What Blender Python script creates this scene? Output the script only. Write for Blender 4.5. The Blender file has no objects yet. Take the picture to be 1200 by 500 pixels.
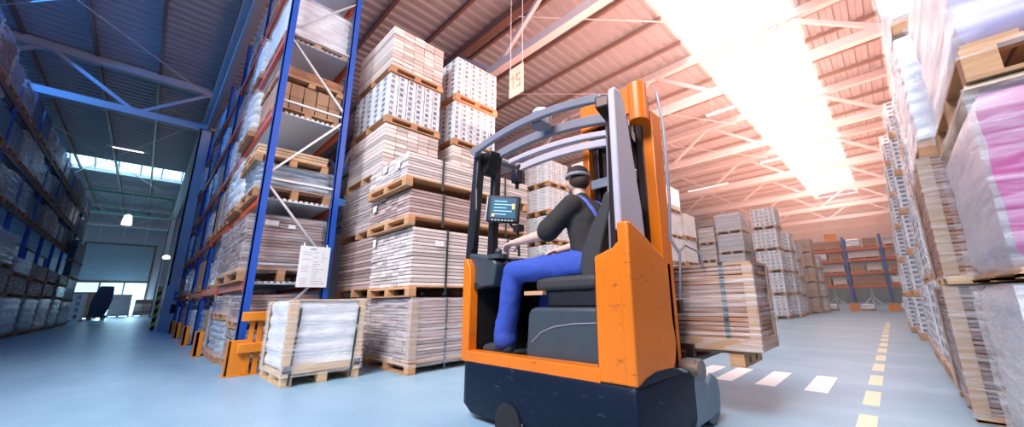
import bpy, math, random
from math import sin, cos, pi, radians as R
from mathutils import Vector, Matrix, noise
rnd = random.Random(7)
S = bpy.context.scene
C = S.collection

# ------------------------------------------------------------------ camera, world, lights, exposure
cam_d = bpy.data.cameras.new('camera'); cam = bpy.data.objects.new('camera', cam_d); C.objects.link(cam); S.camera = cam
cam_d.sensor_width = 36.0; cam_d.sensor_fit = 'HORIZONTAL'; cam_d.lens = 428.02 / 1200 * 36
cam_d.shift_x = -50 / 1200; cam_d.shift_y = 2 / 1200; cam_d.clip_end = 300; cam_d.clip_start = 0.05
def _n(v): return Vector(v).normalized()
_F = 428.02
_X = -_n((165 - 650, -(360 - 252), -_F)); _Y = _n((1048 - 650, -(343 - 252), -_F)); _Z = _X.cross(_Y).normalized(); _X = _Y.cross(_Z)
M3 = Matrix((_X, _Y, _Z))
cam.matrix_world = Matrix.Translation((0, 0, 0.9)) @ M3.to_4x4()

S.view_settings.view_transform = 'Standard'; S.view_settings.look = 'None'
S.view_settings.gamma = 1.0; S.view_settings.use_curve_mapping = False
S.view_settings.exposure = 0.35
HAZE = 0.022
S.cycles.use_denoising = True
S.cycles.max_bounces = 8; S.cycles.transparent_max_bounces = 24; S.cycles.sample_clamp_indirect = 6.0

W = bpy.data.worlds.new('world'); S.world = W; W.use_nodes = True
W.node_tree.nodes['Background'].inputs[0].default_value = (0.14, 0.42, 1.0, 1)
W.node_tree.nodes['Background'].inputs[1].default_value = 0.30

def area(name, loc, aim, sx, sy, energy, col, spread=180):
    l = bpy.data.lights.new(name, 'AREA'); l.shape = 'RECTANGLE'; l.size = sx; l.size_y = sy; l.energy = energy; l.color = col
    l.spread = R(spread)
    o = bpy.data.objects.new(name, l); C.objects.link(o); o.location = loc
    d = Vector(aim) - Vector(loc)
    o.rotation_euler = d.to_track_quat('-Z', 'Y').to_euler(); return o
area('ceiling_warm_fill', (-3.0, 24.0, 4.6), (-3.0, 24.001, 20), 8, 40, 4800, (1.0, 0.38, 0.26))  # added upward fill that warms roof and trusses; no such lamp in the hall
area('front_fill', (-1.0, -5.5, 10.0), (-3.4, 3.0, 1.2), 7, 5, 900, (0.94, 0.95, 1.0), 96)  # unseen fill added behind the camera to light the near faces
area('warm_side_fill', (5.5, 6.0, 9.5), (-5.5, 4.0, 3.5), 3, 10, 850, (1.0, 0.70, 0.58))  # unseen warm fill added at the side to brighten the tall stacks
area('door_daylight', (-59.3, -2.0, 2.2), (-40, -1.6, 0.8), 4.0, 3.0, 420, (0.45, 0.78, 1.0))
area('left_aisle_blue_fill', (-16.0, -5.0, 10.2), (-15.0, -0.5, 0.0), 12, 3, 520, (0.03, 0.28, 1.0))  # unseen blue fill added to tint the left aisle, not a roof lamp

# ------------------------------------------------------------------ materials
def new_mat(name):
    m = bpy.data.materials.new(name); m.use_nodes = True
    nt = m.node_tree; b = nt.nodes['Principled BSDF']; return m, nt, b
def plain(name, col, rough=0.5, metal=0.0, var=0.0, nscale=6.0, bump=0.0, island=0.0, stretch=None, spec=0.5):
    m, nt, b = new_mat(name); L = nt.links
    b.inputs['Roughness'].default_value = rough; b.inputs['Metallic'].default_value = metal
    b.inputs['Specular IOR Level'].default_value = spec
    b.inputs['Base Color'].default_value = (*col, 1)
    tc = nt.nodes.new('ShaderNodeTexCoord'); mp = nt.nodes.new('ShaderNodeMapping'); L.new(tc.outputs['Object'], mp.inputs[0])
    if stretch: mp.inputs['Scale'].default_value = stretch
    nz = nt.nodes.new('ShaderNodeTexNoise'); nz.inputs['Scale'].default_value = nscale; nz.inputs['Detail'].default_value = 5
    L.new(mp.outputs[0], nz.inputs['Vector'])
    src = None
    if var > 0:
        mx = nt.nodes.new('ShaderNodeMix'); mx.data_type = 'RGBA'
        L.new(nz.outputs['Fac'], mx.inputs[0])
        mx.inputs[6].default_value = (*[min(1, c * (1 - var)) for c in col], 1); mx.inputs[7].default_value = (*[min(1, c * (1 + var)) for c in col], 1)
        src = mx.outputs[2]
    if island > 0:
        g = nt.nodes.new('ShaderNodeNewGeometry'); mr = nt.nodes.new('ShaderNodeMapRange'); L.new(g.outputs['Random Per Island'], mr.inputs[0])
        mr.inputs[3].default_value = 1 - island; mr.inputs[4].default_value = 1 + island * 0.6
        mu = nt.nodes.new('ShaderNodeMix'); mu.data_type = 'RGBA'; mu.blend_type = 'MULTIPLY'; mu.inputs[0].default_value = 1
        if src: L.new(src, mu.inputs[6])
        else: mu.inputs[6].default_value = (*col, 1)
        L.new(mr.outputs[0], mu.inputs[7]); src = mu.outputs[2]
    if src: L.new(src, b.inputs['Base Color'])
    if bump > 0:
        bp = nt.nodes.new('ShaderNodeBump'); bp.inputs['Strength'].default_value = bump; bp.inputs['Distance'].default_value = 0.02
        L.new(nz.outputs['Fac'], bp.inputs['Height']); L.new(bp.outputs[0], b.inputs['Normal'])
    return m
def worn(name, col, wear, rough, amount=0.62, spec=0.5):
    m, nt, b = new_mat(name); L = nt.links
    tc = nt.nodes.new('ShaderNodeTexCoord'); mp = nt.nodes.new('ShaderNodeMapping'); L.new(tc.outputs['Object'], mp.inputs[0])
    mp.inputs['Scale'].default_value = (4, 4, 16)
    nz = nt.nodes.new('ShaderNodeTexNoise'); nz.inputs['Scale'].default_value = 2.2; nz.inputs['Detail'].default_value = 9; nz.inputs['Roughness'].default_value = 0.7
    L.new(mp.outputs[0], nz.inputs['Vector'])
    cr = nt.nodes.new('ShaderNodeValToRGB'); cr.color_ramp.elements[0].position = amount - 0.03; cr.color_ramp.elements[1].position = amount + 0.05
    cr.color_ramp.elements[0].color = (*col, 1); cr.color_ramp.elements[1].color = (*wear, 1)
    L.new(nz.outputs['Fac'], cr.inputs[0])
    n2 = nt.nodes.new('ShaderNodeTexNoise'); n2.inputs['Scale'].default_value = 1.7; L.new(tc.outputs['Object'], n2.inputs['Vector'])
    mx = nt.nodes.new('ShaderNodeMix'); mx.data_type = 'RGBA'; mx.blend_type = 'MULTIPLY'; mx.inputs[0].default_value = 0.35
    L.new(cr.outputs[0], mx.inputs[6]); L.new(n2.outputs['Fac'], mx.inputs[7]); L.new(mx.outputs[2], b.inputs['Base Color'])
    b.inputs['Roughness'].default_value = rough; b.inputs['Specular IOR Level'].default_value = spec
    return m
def emis(name, col, st):
    m, nt, b = new_mat(name); b.inputs['Base Color'].default_value = (*col, 1)
    b.inputs['Emission Color'].default_value = (*col, 1); b.inputs['Emission Strength'].default_value = st; return m
def film(name, lo=0.10, hi=0.75, col=(0.93, 0.95, 1.0), sc=(2.5, 2.5, 9), rough=0.18, bump=0.5, rot=(.25, .3, .1)):
    m, nt, b = new_mat(name); L = nt.links
    tc = nt.nodes.new('ShaderNodeTexCoord'); mp = nt.nodes.new('ShaderNodeMapping'); L.new(tc.outputs['Object'], mp.inputs[0])
    mp.inputs['Scale'].default_value = sc; mp.inputs['Rotation'].default_value = rot
    nz = nt.nodes.new('ShaderNodeTexNoise'); nz.inputs['Scale'].default_value = 1.6; nz.inputs['Detail'].default_value = 7; nz.inputs['Distortion'].default_value = 0.6
    L.new(mp.outputs[0], nz.inputs['Vector'])
    cr = nt.nodes.new('ShaderNodeValToRGB'); cr.color_ramp.elements[0].position = 0.38; cr.color_ramp.elements[1].position = 0.68
    cr.color_ramp.elements[0].color = (lo, lo, lo, 1); cr.color_ramp.elements[1].color = (hi, hi, hi, 1)
    L.new(nz.outputs['Fac'], cr.inputs[0])
    b.inputs['Base Color'].default_value = (*col, 1); b.inputs['Roughness'].default_value = rough
    L.new(cr.outputs[0], b.inputs['Alpha'])
    bp = nt.nodes.new('ShaderNodeBump'); bp.inputs['Strength'].default_value = bump; bp.inputs['Distance'].default_value = 0.03
    L.new(nz.outputs['Fac'], bp.inputs['Height']); L.new(bp.outputs[0], b.inputs['Normal'])
    return m
def floor_mat():
    m, nt, b = new_mat('painted_concrete'); L = nt.links
    tc = nt.nodes.new('ShaderNodeTexCoord')
    nz = nt.nodes.new('ShaderNodeTexNoise'); nz.inputs['Scale'].default_value = 0.55; nz.inputs['Detail'].default_value = 8; nz.inputs['Roughness'].default_value = 0.62
    mp = nt.nodes.new('ShaderNodeMapping'); mp.inputs['Scale'].default_value = (0.6, 2.2, 1); L.new(tc.outputs['Object'], mp.inputs[0]); L.new(mp.outputs[0], nz.inputs['Vector'])
    cr = nt.nodes.new('ShaderNodeValToRGB'); cr.color_ramp.elements[0].position = 0.3; cr.color_ramp.elements[1].position = 0.72
    cr.color_ramp.elements[0].color = (0.19, 0.335, 0.455, 1); cr.color_ramp.elements[1].color = (0.30, 0.46, 0.58, 1)
    L.new(nz.outputs['Fac'], cr.inputs[0]); L.new(cr.outputs[0], b.inputs['Base Color'])
    n2 = nt.nodes.new('ShaderNodeTexNoise'); n2.inputs['Scale'].default_value = 3.0; n2.inputs['Detail'].default_value = 6; L.new(tc.outputs['Object'], n2.inputs['Vector'])
    mr = nt.nodes.new('ShaderNodeMapRange'); mr.inputs[3].default_value = 0.28; mr.inputs[4].default_value = 0.5; L.new(n2.outputs['Fac'], mr.inputs[0]); L.new(mr.outputs[0], b.inputs['Roughness'])
    return m

M = {}
M['floor'] = floor_mat()
M['ceil'] = plain('roof_deck', (0.42, 0.44, 0.47), 0.55, var=0.06, nscale=0.8)
M['wall'] = plain('wall_panel', (0.58, 0.62, 0.66), 0.7, var=0.06, nscale=1.0)
M['steelwhite'] = plain('pale_steel_paint', (0.72, 0.73, 0.74), 0.45, var=0.05)
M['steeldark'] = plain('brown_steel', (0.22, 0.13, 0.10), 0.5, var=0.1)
M['column'] = plain('column_paint', (0.46, 0.49, 0.52), 0.5, var=0.06, nscale=2)
M['glazing'] = emis('opal_glazing', (1.0, 0.90, 0.86), 4.0)
M['glazing2'] = emis('opal_glazing_cool', (0.40, 0.72, 1.0), 2.6)
M['blue'] = worn('rack_blue', (0.012, 0.10, 0.55), (0.03, 0.15, 0.6), 0.38, 0.66)
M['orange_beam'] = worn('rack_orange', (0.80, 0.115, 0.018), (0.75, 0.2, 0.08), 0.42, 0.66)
M['galv'] = plain('galvanised_steel', (0.62, 0.66, 0.70), 0.35, 0.55, var=0.12, nscale=10)
M['deck'] = plain('shelf_deck', (0.60, 0.66, 0.72), 0.4, 0.35, var=0.08)
M['guard'] = worn('guard_orange', (0.95, 0.29, 0.012), (0.75, 0.22, 0.02), 0.45, 0.68)
M['truck_orange'] = worn('truck_orange', (0.88, 0.20, 0.004), (0.30, 0.07, 0.02), 0.35, 0.635)
M['truck_black'] = worn('truck_black', (0.006, 0.012, 0.028), (0.035, 0.055, 0.085), 0.45, 0.62, spec=0.18)
M['black'] = plain('black_plastic', (0.014, 0.013, 0.015), 0.45, bump=0.05, nscale=60)
M['interior'] = plain('dark_cabin', (0.013, 0.010, 0.010), 0.6)
M['darkgrey'] = plain('dark_grey_plastic', (0.045, 0.055, 0.065), 0.42, var=0.12, nscale=12, bump=0.05)
M['guardgrey'] = plain('guard_grey_paint', (0.21, 0.19, 0.22), 0.38, var=0.12, nscale=5)
M['pillar'] = plain('pillar_grey_paint', (0.47, 0.41, 0.45), 0.42, var=0.08, nscale=5)
M['mastdark'] = plain('oiled_mast_steel', (0.05, 0.026, 0.022), 0.35, 0.5, var=0.3, nscale=8)
M['legblue'] = plain('outrigger_grey', (0.16, 0.20, 0.25), 0.42, var=0.15, nscale=6)
M['rubber'] = plain('wheel_polyurethane', (0.20, 0.20, 0.21), 0.6, var=0.1)
M['chain'] = plain('lift_chain', (0.35, 0.25, 0.2), 0.4, 0.6, var=0.3, nscale=40)
M['pallet'] = plain('pallet_wood', (0.56, 0.30, 0.15), 0.75, var=0.22, nscale=9, island=0.30, stretch=(1, 1, 6))
M['palletpale'] = plain('pale_pallet_wood', (0.72, 0.50, 0.30), 0.75, var=0.2, nscale=9, island=0.22, stretch=(1, 1, 6))
M['plank'] = plain('plank_boards', (0.50, 0.36, 0.33), 0.55, var=0.2, nscale=5, island=0.5, stretch=(2, 2, 14))
M['plankpale'] = plain('pale_plank_boards', (0.72, 0.62, 0.58), 0.5, var=0.14, nscale=5, island=0.36, stretch=(2, 2, 14))
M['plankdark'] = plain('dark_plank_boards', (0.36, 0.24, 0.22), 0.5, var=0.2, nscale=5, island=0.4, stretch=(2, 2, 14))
M['plankbrown'] = plain('brown_boards', (0.48, 0.22, 0.12), 0.5, var=0.14, nscale=5, island=0.22, stretch=(2, 2, 14))
M['card'] = plain('brown_card', (0.46, 0.26, 0.15), 0.7, var=0.08, nscale=6, island=0.12)
M['corner'] = plain('corner_board', (0.46, 0.31, 0.21), 0.65, var=0.08, nscale=6)
M['whitecarton'] = plain('white_carton', (0.82, 0.82, 0.83), 0.5, var=0.04, nscale=4, island=0.10)
M['print'] = plain('carton_print', (0.24, 0.30, 0.42), 0.5, var=0.3, nscale=14, island=0.45)
M['printdark'] = plain('carton_print_navy', (0.10, 0.12, 0.22), 0.5, var=0.3, nscale=14, island=0.4)
M['greycarton'] = plain('grey_carton', (0.55, 0.58, 0.63), 0.45, var=0.1, nscale=6, island=0.2)
M['bag'] = plain('white_sheet_wrap', (0.80, 0.83, 0.87), 0.32, var=0.07, nscale=4, bump=0.5, stretch=(1, 1, 4))
M['bagfilm'] = plain('hazy_film_bag', (0.66, 0.66, 0.74), 0.3, var=0.2, nscale=4, bump=0.5, stretch=(1, 3, 1))
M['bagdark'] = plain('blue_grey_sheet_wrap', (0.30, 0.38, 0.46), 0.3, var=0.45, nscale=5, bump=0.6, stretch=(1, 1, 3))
M['pink'] = plain('magenta_sacks', (0.42, 0.085, 0.24), 0.35, var=0.35, nscale=1.6, bump=0.4)
M['lilac'] = plain('lilac_sacks', (0.46, 0.40, 0.58), 0.35, var=0.25, nscale=3.0, bump=0.4)
M['film'] = film('stretch_film', 0.02, 0.34, sc=(1.2, 1.2, 8), rot=(.2, .2, 0), bump=.25)
M['filmclear'] = film('clear_stretch_film', 0.02, 0.46, sc=(1.2, 1.2, 34), rot=(.03, .03, 0))
M['filmload'] = film('load_stretch_film', 0.0, 0.42, sc=(1.0, 1.0, 30), rot=(.02, .03, 0))
M['filmfaint'] = film('faint_stretch_film', 0.0, 0.35, sc=(2, 2, 16), rough=0.15, bump=0.6, rot=(.5, .5, 0))
M['filmthick'] = film('thick_stretch_film', 0.06, 0.7, sc=(2, 2, 16), rough=0.15, bump=0.6, rot=(.5, .5, 0))
M['strap'] = plain('dark_strap', (0.03, 0.05, 0.05), 0.4)
M['paper'] = plain('white_paper', (0.86, 0.86, 0.86), 0.6)
M['ink'] = plain('grey_ink', (0.42, 0.44, 0.47), 0.6)
M['darkblueplastic'] = plain('navy_cover', (0.015, 0.025, 0.07), 0.5, bump=0.3)
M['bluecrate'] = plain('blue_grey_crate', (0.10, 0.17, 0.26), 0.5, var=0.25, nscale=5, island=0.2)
M['lineW'] = plain('road_white', (0.82, 0.84, 0.84), 0.55, var=0.08, nscale=20)
M['lineY'] = plain('road_cream', (0.72, 0.66, 0.48), 0.55, var=0.1, nscale=20)
M['skin'] = plain('skin', (0.72, 0.42, 0.32), 0.5, var=0.08, nscale=15)
M['shirt'] = plain('black_tshirt', (0.022, 0.018, 0.017), 0.85, var=0.3, nscale=10)
M['overall'] = plain('blue_overall', (0.028, 0.065, 0.36), 0.8, var=0.25, nscale=8, bump=0.3)
M['strapblue'] = plain('blue_braces', (0.09, 0.13, 0.50), 0.75)
M['cap'] = plain('dark_cap', (0.035, 0.022, 0.025), 0.85, var=0.2, nscale=20)
M['capband'] = plain('cap_grey_band', (0.28, 0.24, 0.25), 0.8)
M['shoe'] = plain('shoe_black', (0.035, 0.038, 0.045), 0.4)
M['sole'] = plain('shoe_sole', (0.32, 0.34, 0.36), 0.6)
M['hair'] = plain('brown_hair', (0.05, 0.025, 0.015), 0.7)
M['screen'] = emis('screen_blue', (0.03, 0.17, 0.34), 0.55); M['screen'].node_tree.nodes['Principled BSDF'].inputs['Base Color'].default_value = (.01, .02, .03, 1)
M['screenline'] = emis('screen_text', (0.30, 0.60, 0.85), 0.5)
M['screenicon'] = emis('screen_icon', (1.0, 0.45, 0.1), 0.5)
M['yellow'] = plain('yellow_stripe', (0.85, 0.60, 0.03), 0.5)
M['bluesign'] = plain('blue_sign', (0.05, 0.15, 0.45), 0.5)
M['signcard'] = plain('cream_sign', (0.80, 0.68, 0.52), 0.6)
M['signink'] = plain('faded_sign_ink', (0.52, 0.36, 0.25), 0.6)
M['doorpanel'] = plain('door_panel', (0.42, 0.55, 0.62), 0.5, var=0.05)
M['dooropen'] = emis('daylit_glazing', (0.62, 0.86, 1.0), 0.9)
M['lamp'] = emis('lamp_glow', (1.0, 0.95, 0.75), 3.0)
M['lampwhite'] = emis('tube_glow', (1.0, 0.94, 0.88), 2.0)
M['green'] = plain('green_pipe', (0.12, 0.45, 0.36), 0.5)
M['seatcloth'] = plain('black_seat', (0.035, 0.030, 0.030), 0.7, var=0.2, nscale=20)
M['white'] = plain('white_plastic', (0.8, 0.8, 0.82), 0.4)
M['cabinetwhite'] = plain('cabinet_white', (0.50, 0.60, 0.68), 0.45)

# ------------------------------------------------------------------ mesh helpers
class MB:
    def __init__(s): s.v = []; s.f = []; s.m = []
    def add(s, vs, fs, mi=0):
        k = len(s.v); s.v += [tuple(v) for v in vs]; s.f += [[i + k for i in f] for f in fs]; s.m += [mi] * len(fs); return s
    def box(s, x0, x1, y0, y1, z0, z1, mi=0, rz=0.0, jit=0.0):
        vs = [(x, y, z) for z in (z0, z1) for y in (y0, y1) for x in (x0, x1)]
        if rz:
            cx, cy = (x0 + x1) / 2, (y0 + y1) / 2; c, si = cos(rz), sin(rz)
            vs = [(cx + (x - cx) * c - (y - cy) * si, cy + (x - cx) * si + (y - cy) * c, z) for x, y, z in vs]
        return s.add(vs, [(0, 2, 3, 1), (4, 5, 7, 6), (0, 1, 5, 4), (2, 6, 7, 3), (0, 4, 6, 2), (1, 3, 7, 5)], mi)
    def bar(s, p, q, w, h=None, mi=0, up=(0, 0, 1)):
        p, q = Vector(p), Vector(q); h = h or w; d = (q - p).normalized(); u = Vector(up)
        if abs(d.dot(u)) > 0.98: u = Vector((0, 1, 0))
        a = d.cross(u).normalized(); b = a.cross(d).normalized(); vs = []
        for e in (p, q):
            for i, j in ((-1, -1), (1, -1), (1, 1), (-1, 1)): vs.append(e + a * (w / 2 * i) + b * (h / 2 * j))
        return s.add(vs, [(3, 2, 1, 0), (4, 5, 6, 7), (0, 1, 5, 4), (1, 2, 6, 5), (2, 3, 7, 6), (3, 0, 4, 7)], mi)
    def tube(s, pts, r, n=10, mi=0, caps=True):
        pts = [Vector(p) for p in pts]; rs = r if isinstance(r, (list, tuple)) else [r] * len(pts)
        vs = []; fs = []; prev = None
        for i, p in enumerate(pts):
            d = (pts[min(i + 1, len(pts) - 1)] - pts[max(i - 1, 0)]).normalized()
            if prev is None:
                u = Vector((0, 0, 1)) if abs(d.z) < 0.9 else Vector((0, 1, 0)); a = d.cross(u).normalized()
            else: a = (prev - d * prev.dot(d)).normalized()
            prev = a; b = d.cross(a)
            vs += [p + (a * cos(2 * pi * k / n) + b * sin(2 * pi * k / n)) * rs[i] for k in range(n)]
        for i in range(len(pts) - 1):
            for k in range(n): fs.append((i * n + k, i * n + (k + 1) % n, (i + 1) * n + (k + 1) % n, (i + 1) * n + k))
        if caps: fs.append(tuple(range(n))[::-1]); fs.append(tuple((len(pts) - 1) * n + k for k in range(n)))
        return s.add(vs, fs, mi)
    def cyl(s, p, q, r, n=20, mi=0): return s.tube([p, q], r, n, mi)
    def prism(s, poly, axis, a, b, mi=0):
        # poly: 2D outline; axis the extrusion axis; remaining axes in order x,y,z
        def P(u, w, t): return {'x': (t, u, w), 'y': (u, t, w), 'z': (u, w, t)}[axis]
        n = len(poly); vs = [P(u, w, a) for u, w in poly] + [P(u, w, b) for u, w in poly]
        fs = [tuple(range(n))[::-1], tuple(range(n, 2 * n))] + [(i, (i + 1) % n, n + (i + 1) % n, n + i) for i in range(n)]
        return s.add(vs, fs, mi)
    def capsule(s, p, q, r0, r1, sx=1.0, sy=1.0, n=16, mi=0):
        # tapered capsule; sx, sy scale of the section along world axes applied about the axis line
        p, q = Vector(p), Vector(q); d = q - p; L = d.length
        if L < 1e-6: d = Vector((0, 0, 1))
        d = d.normalized(); u = Vector((0, 0, 1)) if abs(d.z) < 0.9 else Vector((0, 1, 0)); a = d.cross(u).normalized(); b = a.cross(d)
        rings = []
        for k in range(1, 6):
            t = pi / 2 * k / 5; rings.append((p - d * r0 * cos(t), r0 * sin(t)))
        for k in range(5):
            t = pi / 2 * k / 5; rings.append((q + d * r1 * sin(t), r1 * cos(t)))
        vs = [p - d * r0]; fs = []
        for c, rr in rings: vs += [c + (a * cos(2 * pi * k / n) * sx + b * sin(2 * pi * k / n) * sy) * rr for k in range(n)]
        vs.append(q + d * r1); m = len(rings)
        for k in range(n): fs.append((0, 1 + (k + 1) % n, 1 + k))
        for i in range(m - 1):
            for k in range(n): fs.append((1 + i * n + k, 1 + i * n + (k + 1) % n, 1 + (i + 1) * n + (k + 1) % n, 1 + (i + 1) * n + k))
        for k in range(n): fs.append((1 + (m - 1) * n + k, 1 + (m - 1) * n + (k + 1) % n, len(vs) - 1))
        return s.add(vs, fs, mi)
    def ball(s, c, r, sx=1, sy=1, sz=1, n=16, m=10, mi=0):
        c = Vector(c); vs = [c + Vector((0, 0, -r * sz))]; fs = []
        for i in range(1, m):
            t = pi * i / m
            vs += [c + Vector((r * sx * sin(t) * cos(2 * pi * k / n), r * sy * sin(t) * sin(2 * pi * k / n), -r * sz * cos(t))) for k in range(n)]
        vs.append(c + Vector((0, 0, r * sz)))
        for k in range(n): fs.append((0, 1 + (k + 1) % n, 1 + k))
        for i in range(m - 2):
            for k in range(n): fs.append((1 + i * n + k, 1 + i * n + (k + 1) % n, 1 + (i + 1) * n + (k + 1) % n, 1 + (i + 1) * n + k))
        for k in range(n): fs.append((1 + (m - 2) * n + k, 1 + (m - 2) * n + (k + 1) % n, len(vs) - 1))
        return s.add(vs, fs, mi)
    def mesh(s, name, mats):
        me = bpy.data.meshes.new(name); me.from_pydata(s.v, [], s.f)
        for m in (mats if isinstance(mats, (list, tuple)) else [mats]): me.materials.append(M[m] if isinstance(m, str) else m)
        if any(s.m): me.polygons.foreach_set('material_index', s.m)
        me.update(); return me
    def build(s, name, mats, parent=None, bevel=0.0, smooth=False, seg=2):
        o = bpy.data.objects.new(name, s.mesh(name, mats)); C.objects.link(o)
        if parent is not None: o.parent = parent
        if bevel > 0:
            b = o.modifiers.new('bevel', 'BEVEL'); b.width = bevel; b.segments = seg; b.limit_method = 'ANGLE'; b.angle_limit = R(40)
            smooth = True
        if smooth:
            o.data.shade_smooth() if hasattr(o.data, 'shade_smooth') else None
            try: o.data.set_sharp_from_angle(angle=R(42))
            except Exception: pass
        return o
def tag(o, label=None, cat=None, group=None, kind=None):
    if label: o['label'] = label
    if cat: o['category'] = cat
    if group: o['group'] = group
    if kind: o['kind'] = kind
    return o
def empty(name, loc=(0, 0, 0), label=None, cat=None, group=None):
    o = bpy.data.objects.new(name, None); C.objects.link(o); o.location = loc; o.empty_display_size = 0.1
    return tag(o, label, cat, group)
def structure(name, mb, mats, **k):
    o = mb.build(name, mats, **k); o['kind'] = 'structure'; return o

# ------------------------------------------------------------------ the hall
CZ = 11.0
X0, X1, Y0, Y1 = -60.0, 7.0, -12.0, 58.0
structure('floor', MB().box(X0 - .3, X1 + .3, Y0, Y1 + .3, -0.2, 0.0), 'floor')
# roof decks: trapezoid ribs running along Y, openings for the two skylights
def roof(name, xa, xb, ya, yb, pitch=0.42):
    mb = MB(); n = max(1, int((xb - xa) / pitch)); p = (xb - xa) / n; prof = []
    for i in range(n):
        x = xa + i * p; prof += [(x, CZ), (x + p * .38, CZ), (x + p * .5, CZ + .1), (x + p * .88, CZ + .1)]
    prof.append((xb, CZ)); vs = []; fs = []
    for x, z in prof: vs += [(x, ya, z), (x, yb, z)]
    for i in range(len(prof) - 1): fs.append((2 * i, 2 * i + 1, 2 * i + 3, 2 * i + 2))
    mb.add(vs, fs); mb.box(xa, xb, ya, yb, CZ + .16, CZ + .3)
    return structure(name, mb, 'ceil')
SX0, SX1, SY0, SY1 = -4.7, -1.0, 5.5, 48.5
LX0, LX1 = -43.0, -39.0
roof('ceiling', SX1, X1, Y0, Y1); roof('ceiling_middle', LX1, SX0, Y0, Y1)
roof('ceiling_left', X0, LX0, Y0, Y1); roof('ceiling_far', SX0, SX1, SY1, Y1); roof('ceiling_near', SX0, SX1, Y0, SY0)
def vault(name, xa, xb, ya, yb, mat, ribs=1.15):
    mb = MB(); n = 12; vs = []; fs = []; h = 0.75
    arc = [((xa + xb) / 2 - (xb - xa) / 2 * cos(pi * k / n), CZ + .12 + h * sin(pi * k / n)) for k in range(n + 1)]
    for x, z in arc: vs += [(x, ya, z), (x, yb, z)]
    for k in range(n): fs.append((2 * k, 2 * k + 1, 2 * k + 3, 2 * k + 2))
    o = structure(name, MB().add(vs, fs), mat)
    rb = MB(); y = ya
    while y <= yb:
        rb.tube([(x, y, z - .05) for x, z in arc], 0.06, 6); y += ribs
    for x in (xa, xb): rb.box(x - .06, x + .06, ya, yb, CZ - .02, CZ + .25)
    r = rb.build('glazing_bars', 'steelwhite', o); return o
vault('window_1', SX0, SX1, SY0, SY1, 'glazing')
vault('window_2', LX0, LX1, Y0, 1.2, 'glazing2')
# walls
wb = MB()
for i in range(44): wb.box(X0 + i * 1.55, X0 + i * 1.55 + 1.52, Y1, Y1 + .2, 0, CZ)
structure('wall_back', wb, 'wall')
wr = MB()
for i in range(46): wr.box(X1, X1 + .2, Y0 + i * 1.53, Y0 + i * 1.53 + 1.5, 0, CZ)
structure('wall_right', wr, 'wall')
wf = MB()
for i in range(30): wf.box(X0 + i * 1.55, X0 + i * 1.55 + 1.52, Y0 - .2, Y0, 0, CZ)
structure('wall_light_block', wf, 'wall')  # unseen partial wall, added to keep outside light off the left racks
DY0, DY1, DH = -4.7, 0.05, 7.4
wl = MB()
y = Y0
while y < Y1:
    y2 = min(y + 1.6, Y1)
    if y2 <= DY0 or y >= DY1: wl.box(X0 - .2, X0, y, y2 - .03, 0, CZ)
    else:
        wl.box(X0 - .2, X0, y, y2 - .03, DH, CZ)
        if y < DY0: wl.box(X0 - .2, X0, y, DY0, 0, DH)
        if y2 > DY1: wl.box(X0 - .2, X0, DY1, y2 - .03, 0, DH)
    y = y2
structure('wall_left', wl, 'wall')
door = structure('door_1', MB(), 'doorpanel')
dp = MB()
for i in range(7): dp.box(X0 - .12, X0 - .04, DY0, DY1, 3.65 + i * .535, 3.65 + i * .535 + .52)
dp.build('rolled_panel', 'doorpanel', door)
fr = MB().box(X0 - .05, X0 + .06, DY0 - .15, DY0, 0, DH + .15).box(X0 - .05, X0 + .06, DY1, DY1 + .15, 0, DH + .15).box(X0 - .05, X0 + .06, DY0, DY1, DH, DH + .15).box(X0 - .1, X0 + .02, DY0, DY1, 3.45, 3.65)
for yy in (-3.2, -1.55): fr.box(X0 - .1, X0 + .02, yy - .06, yy + .06, 0, 3.5)
fr.build('door_frame', 'steeldark', door)
MB().box(X0 - .3, X0 - .25, DY0, DY1, 0, 3.5).build('glazed_opening', 'dooropen', door)
# columns
def column(name, x, y0, y1):
    mb = MB().box(x - .2, x + .2, y0, y0 + .05, 0, 8.9).box(x - .2, x + .2, y1 - .05, y1, 0, 8.9).box(x - .09, x + .2, y0, y1, 0, 8.9).box(x - .28, x + .28, y0 - .08, y1 + .08, 8.8, 8.92)
    return structure(name, mb, 'column')
column('column', -22.4, .60, 1.02)
column('column.001', -48.0, .60, 1.02)
# roof trusses
def truss(name, axis, pos, a, b, zl=8.9, zt=10.72, step=3.5, mats=('steelwhite', 'steelwhite'), w=.2, off=0.0):
    P = (lambda t, z: (t, pos, z)) if axis == 'x' else (lambda t, z: (pos, t, z))
    mb = MB().bar(P(a, zl), P(b, zl), w, w * 1.1).bar(P(a, zt), P(b, zt), w, w * 1.2, 1)
    t = a + off; k = 0
    while t < b - .3:
        t2 = min(t + step / 2, b); mb.bar(P(t, zl if k % 2 == 0 else zt), P(t2, zt if k % 2 == 0 else zl), w * .5, w * .5); t = t2; k += 1
    return structure(name, mb, list(mats))
for k in range(8):
    truss('roof_truss', 'x', 7.2 + 7.0 * k, -30, X1, step=5.2, mats=('steelwhite', 'steeldark' if k == 0 else 'steelwhite'), w=.26 if k < 3 else .3)
structure('roof_girder', MB().bar((X0, .85, 9.15), (2, .85, 9.15), .42, .1).bar((X0, .85, 8.95), (2, .85, 8.95), .14, .4).bar((X0, .85, 10.8), (2, .85, 10.8), .25, .25), 'column')
truss('roof_truss_crosswise', 'y', -22.4, Y0, .85, step=5.0, mats=('column', 'column'), w=.26, off=.6)
truss('roof_truss_crosswise', 'y', -49.0, Y0, .85, step=5.0, mats=('green', 'green'), w=.16)
truss('roof_truss_crosswise', 'y', -56.0, Y0, .85, step=5.0, mats=('steelwhite', 'steelwhite'), w=.22)
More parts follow.
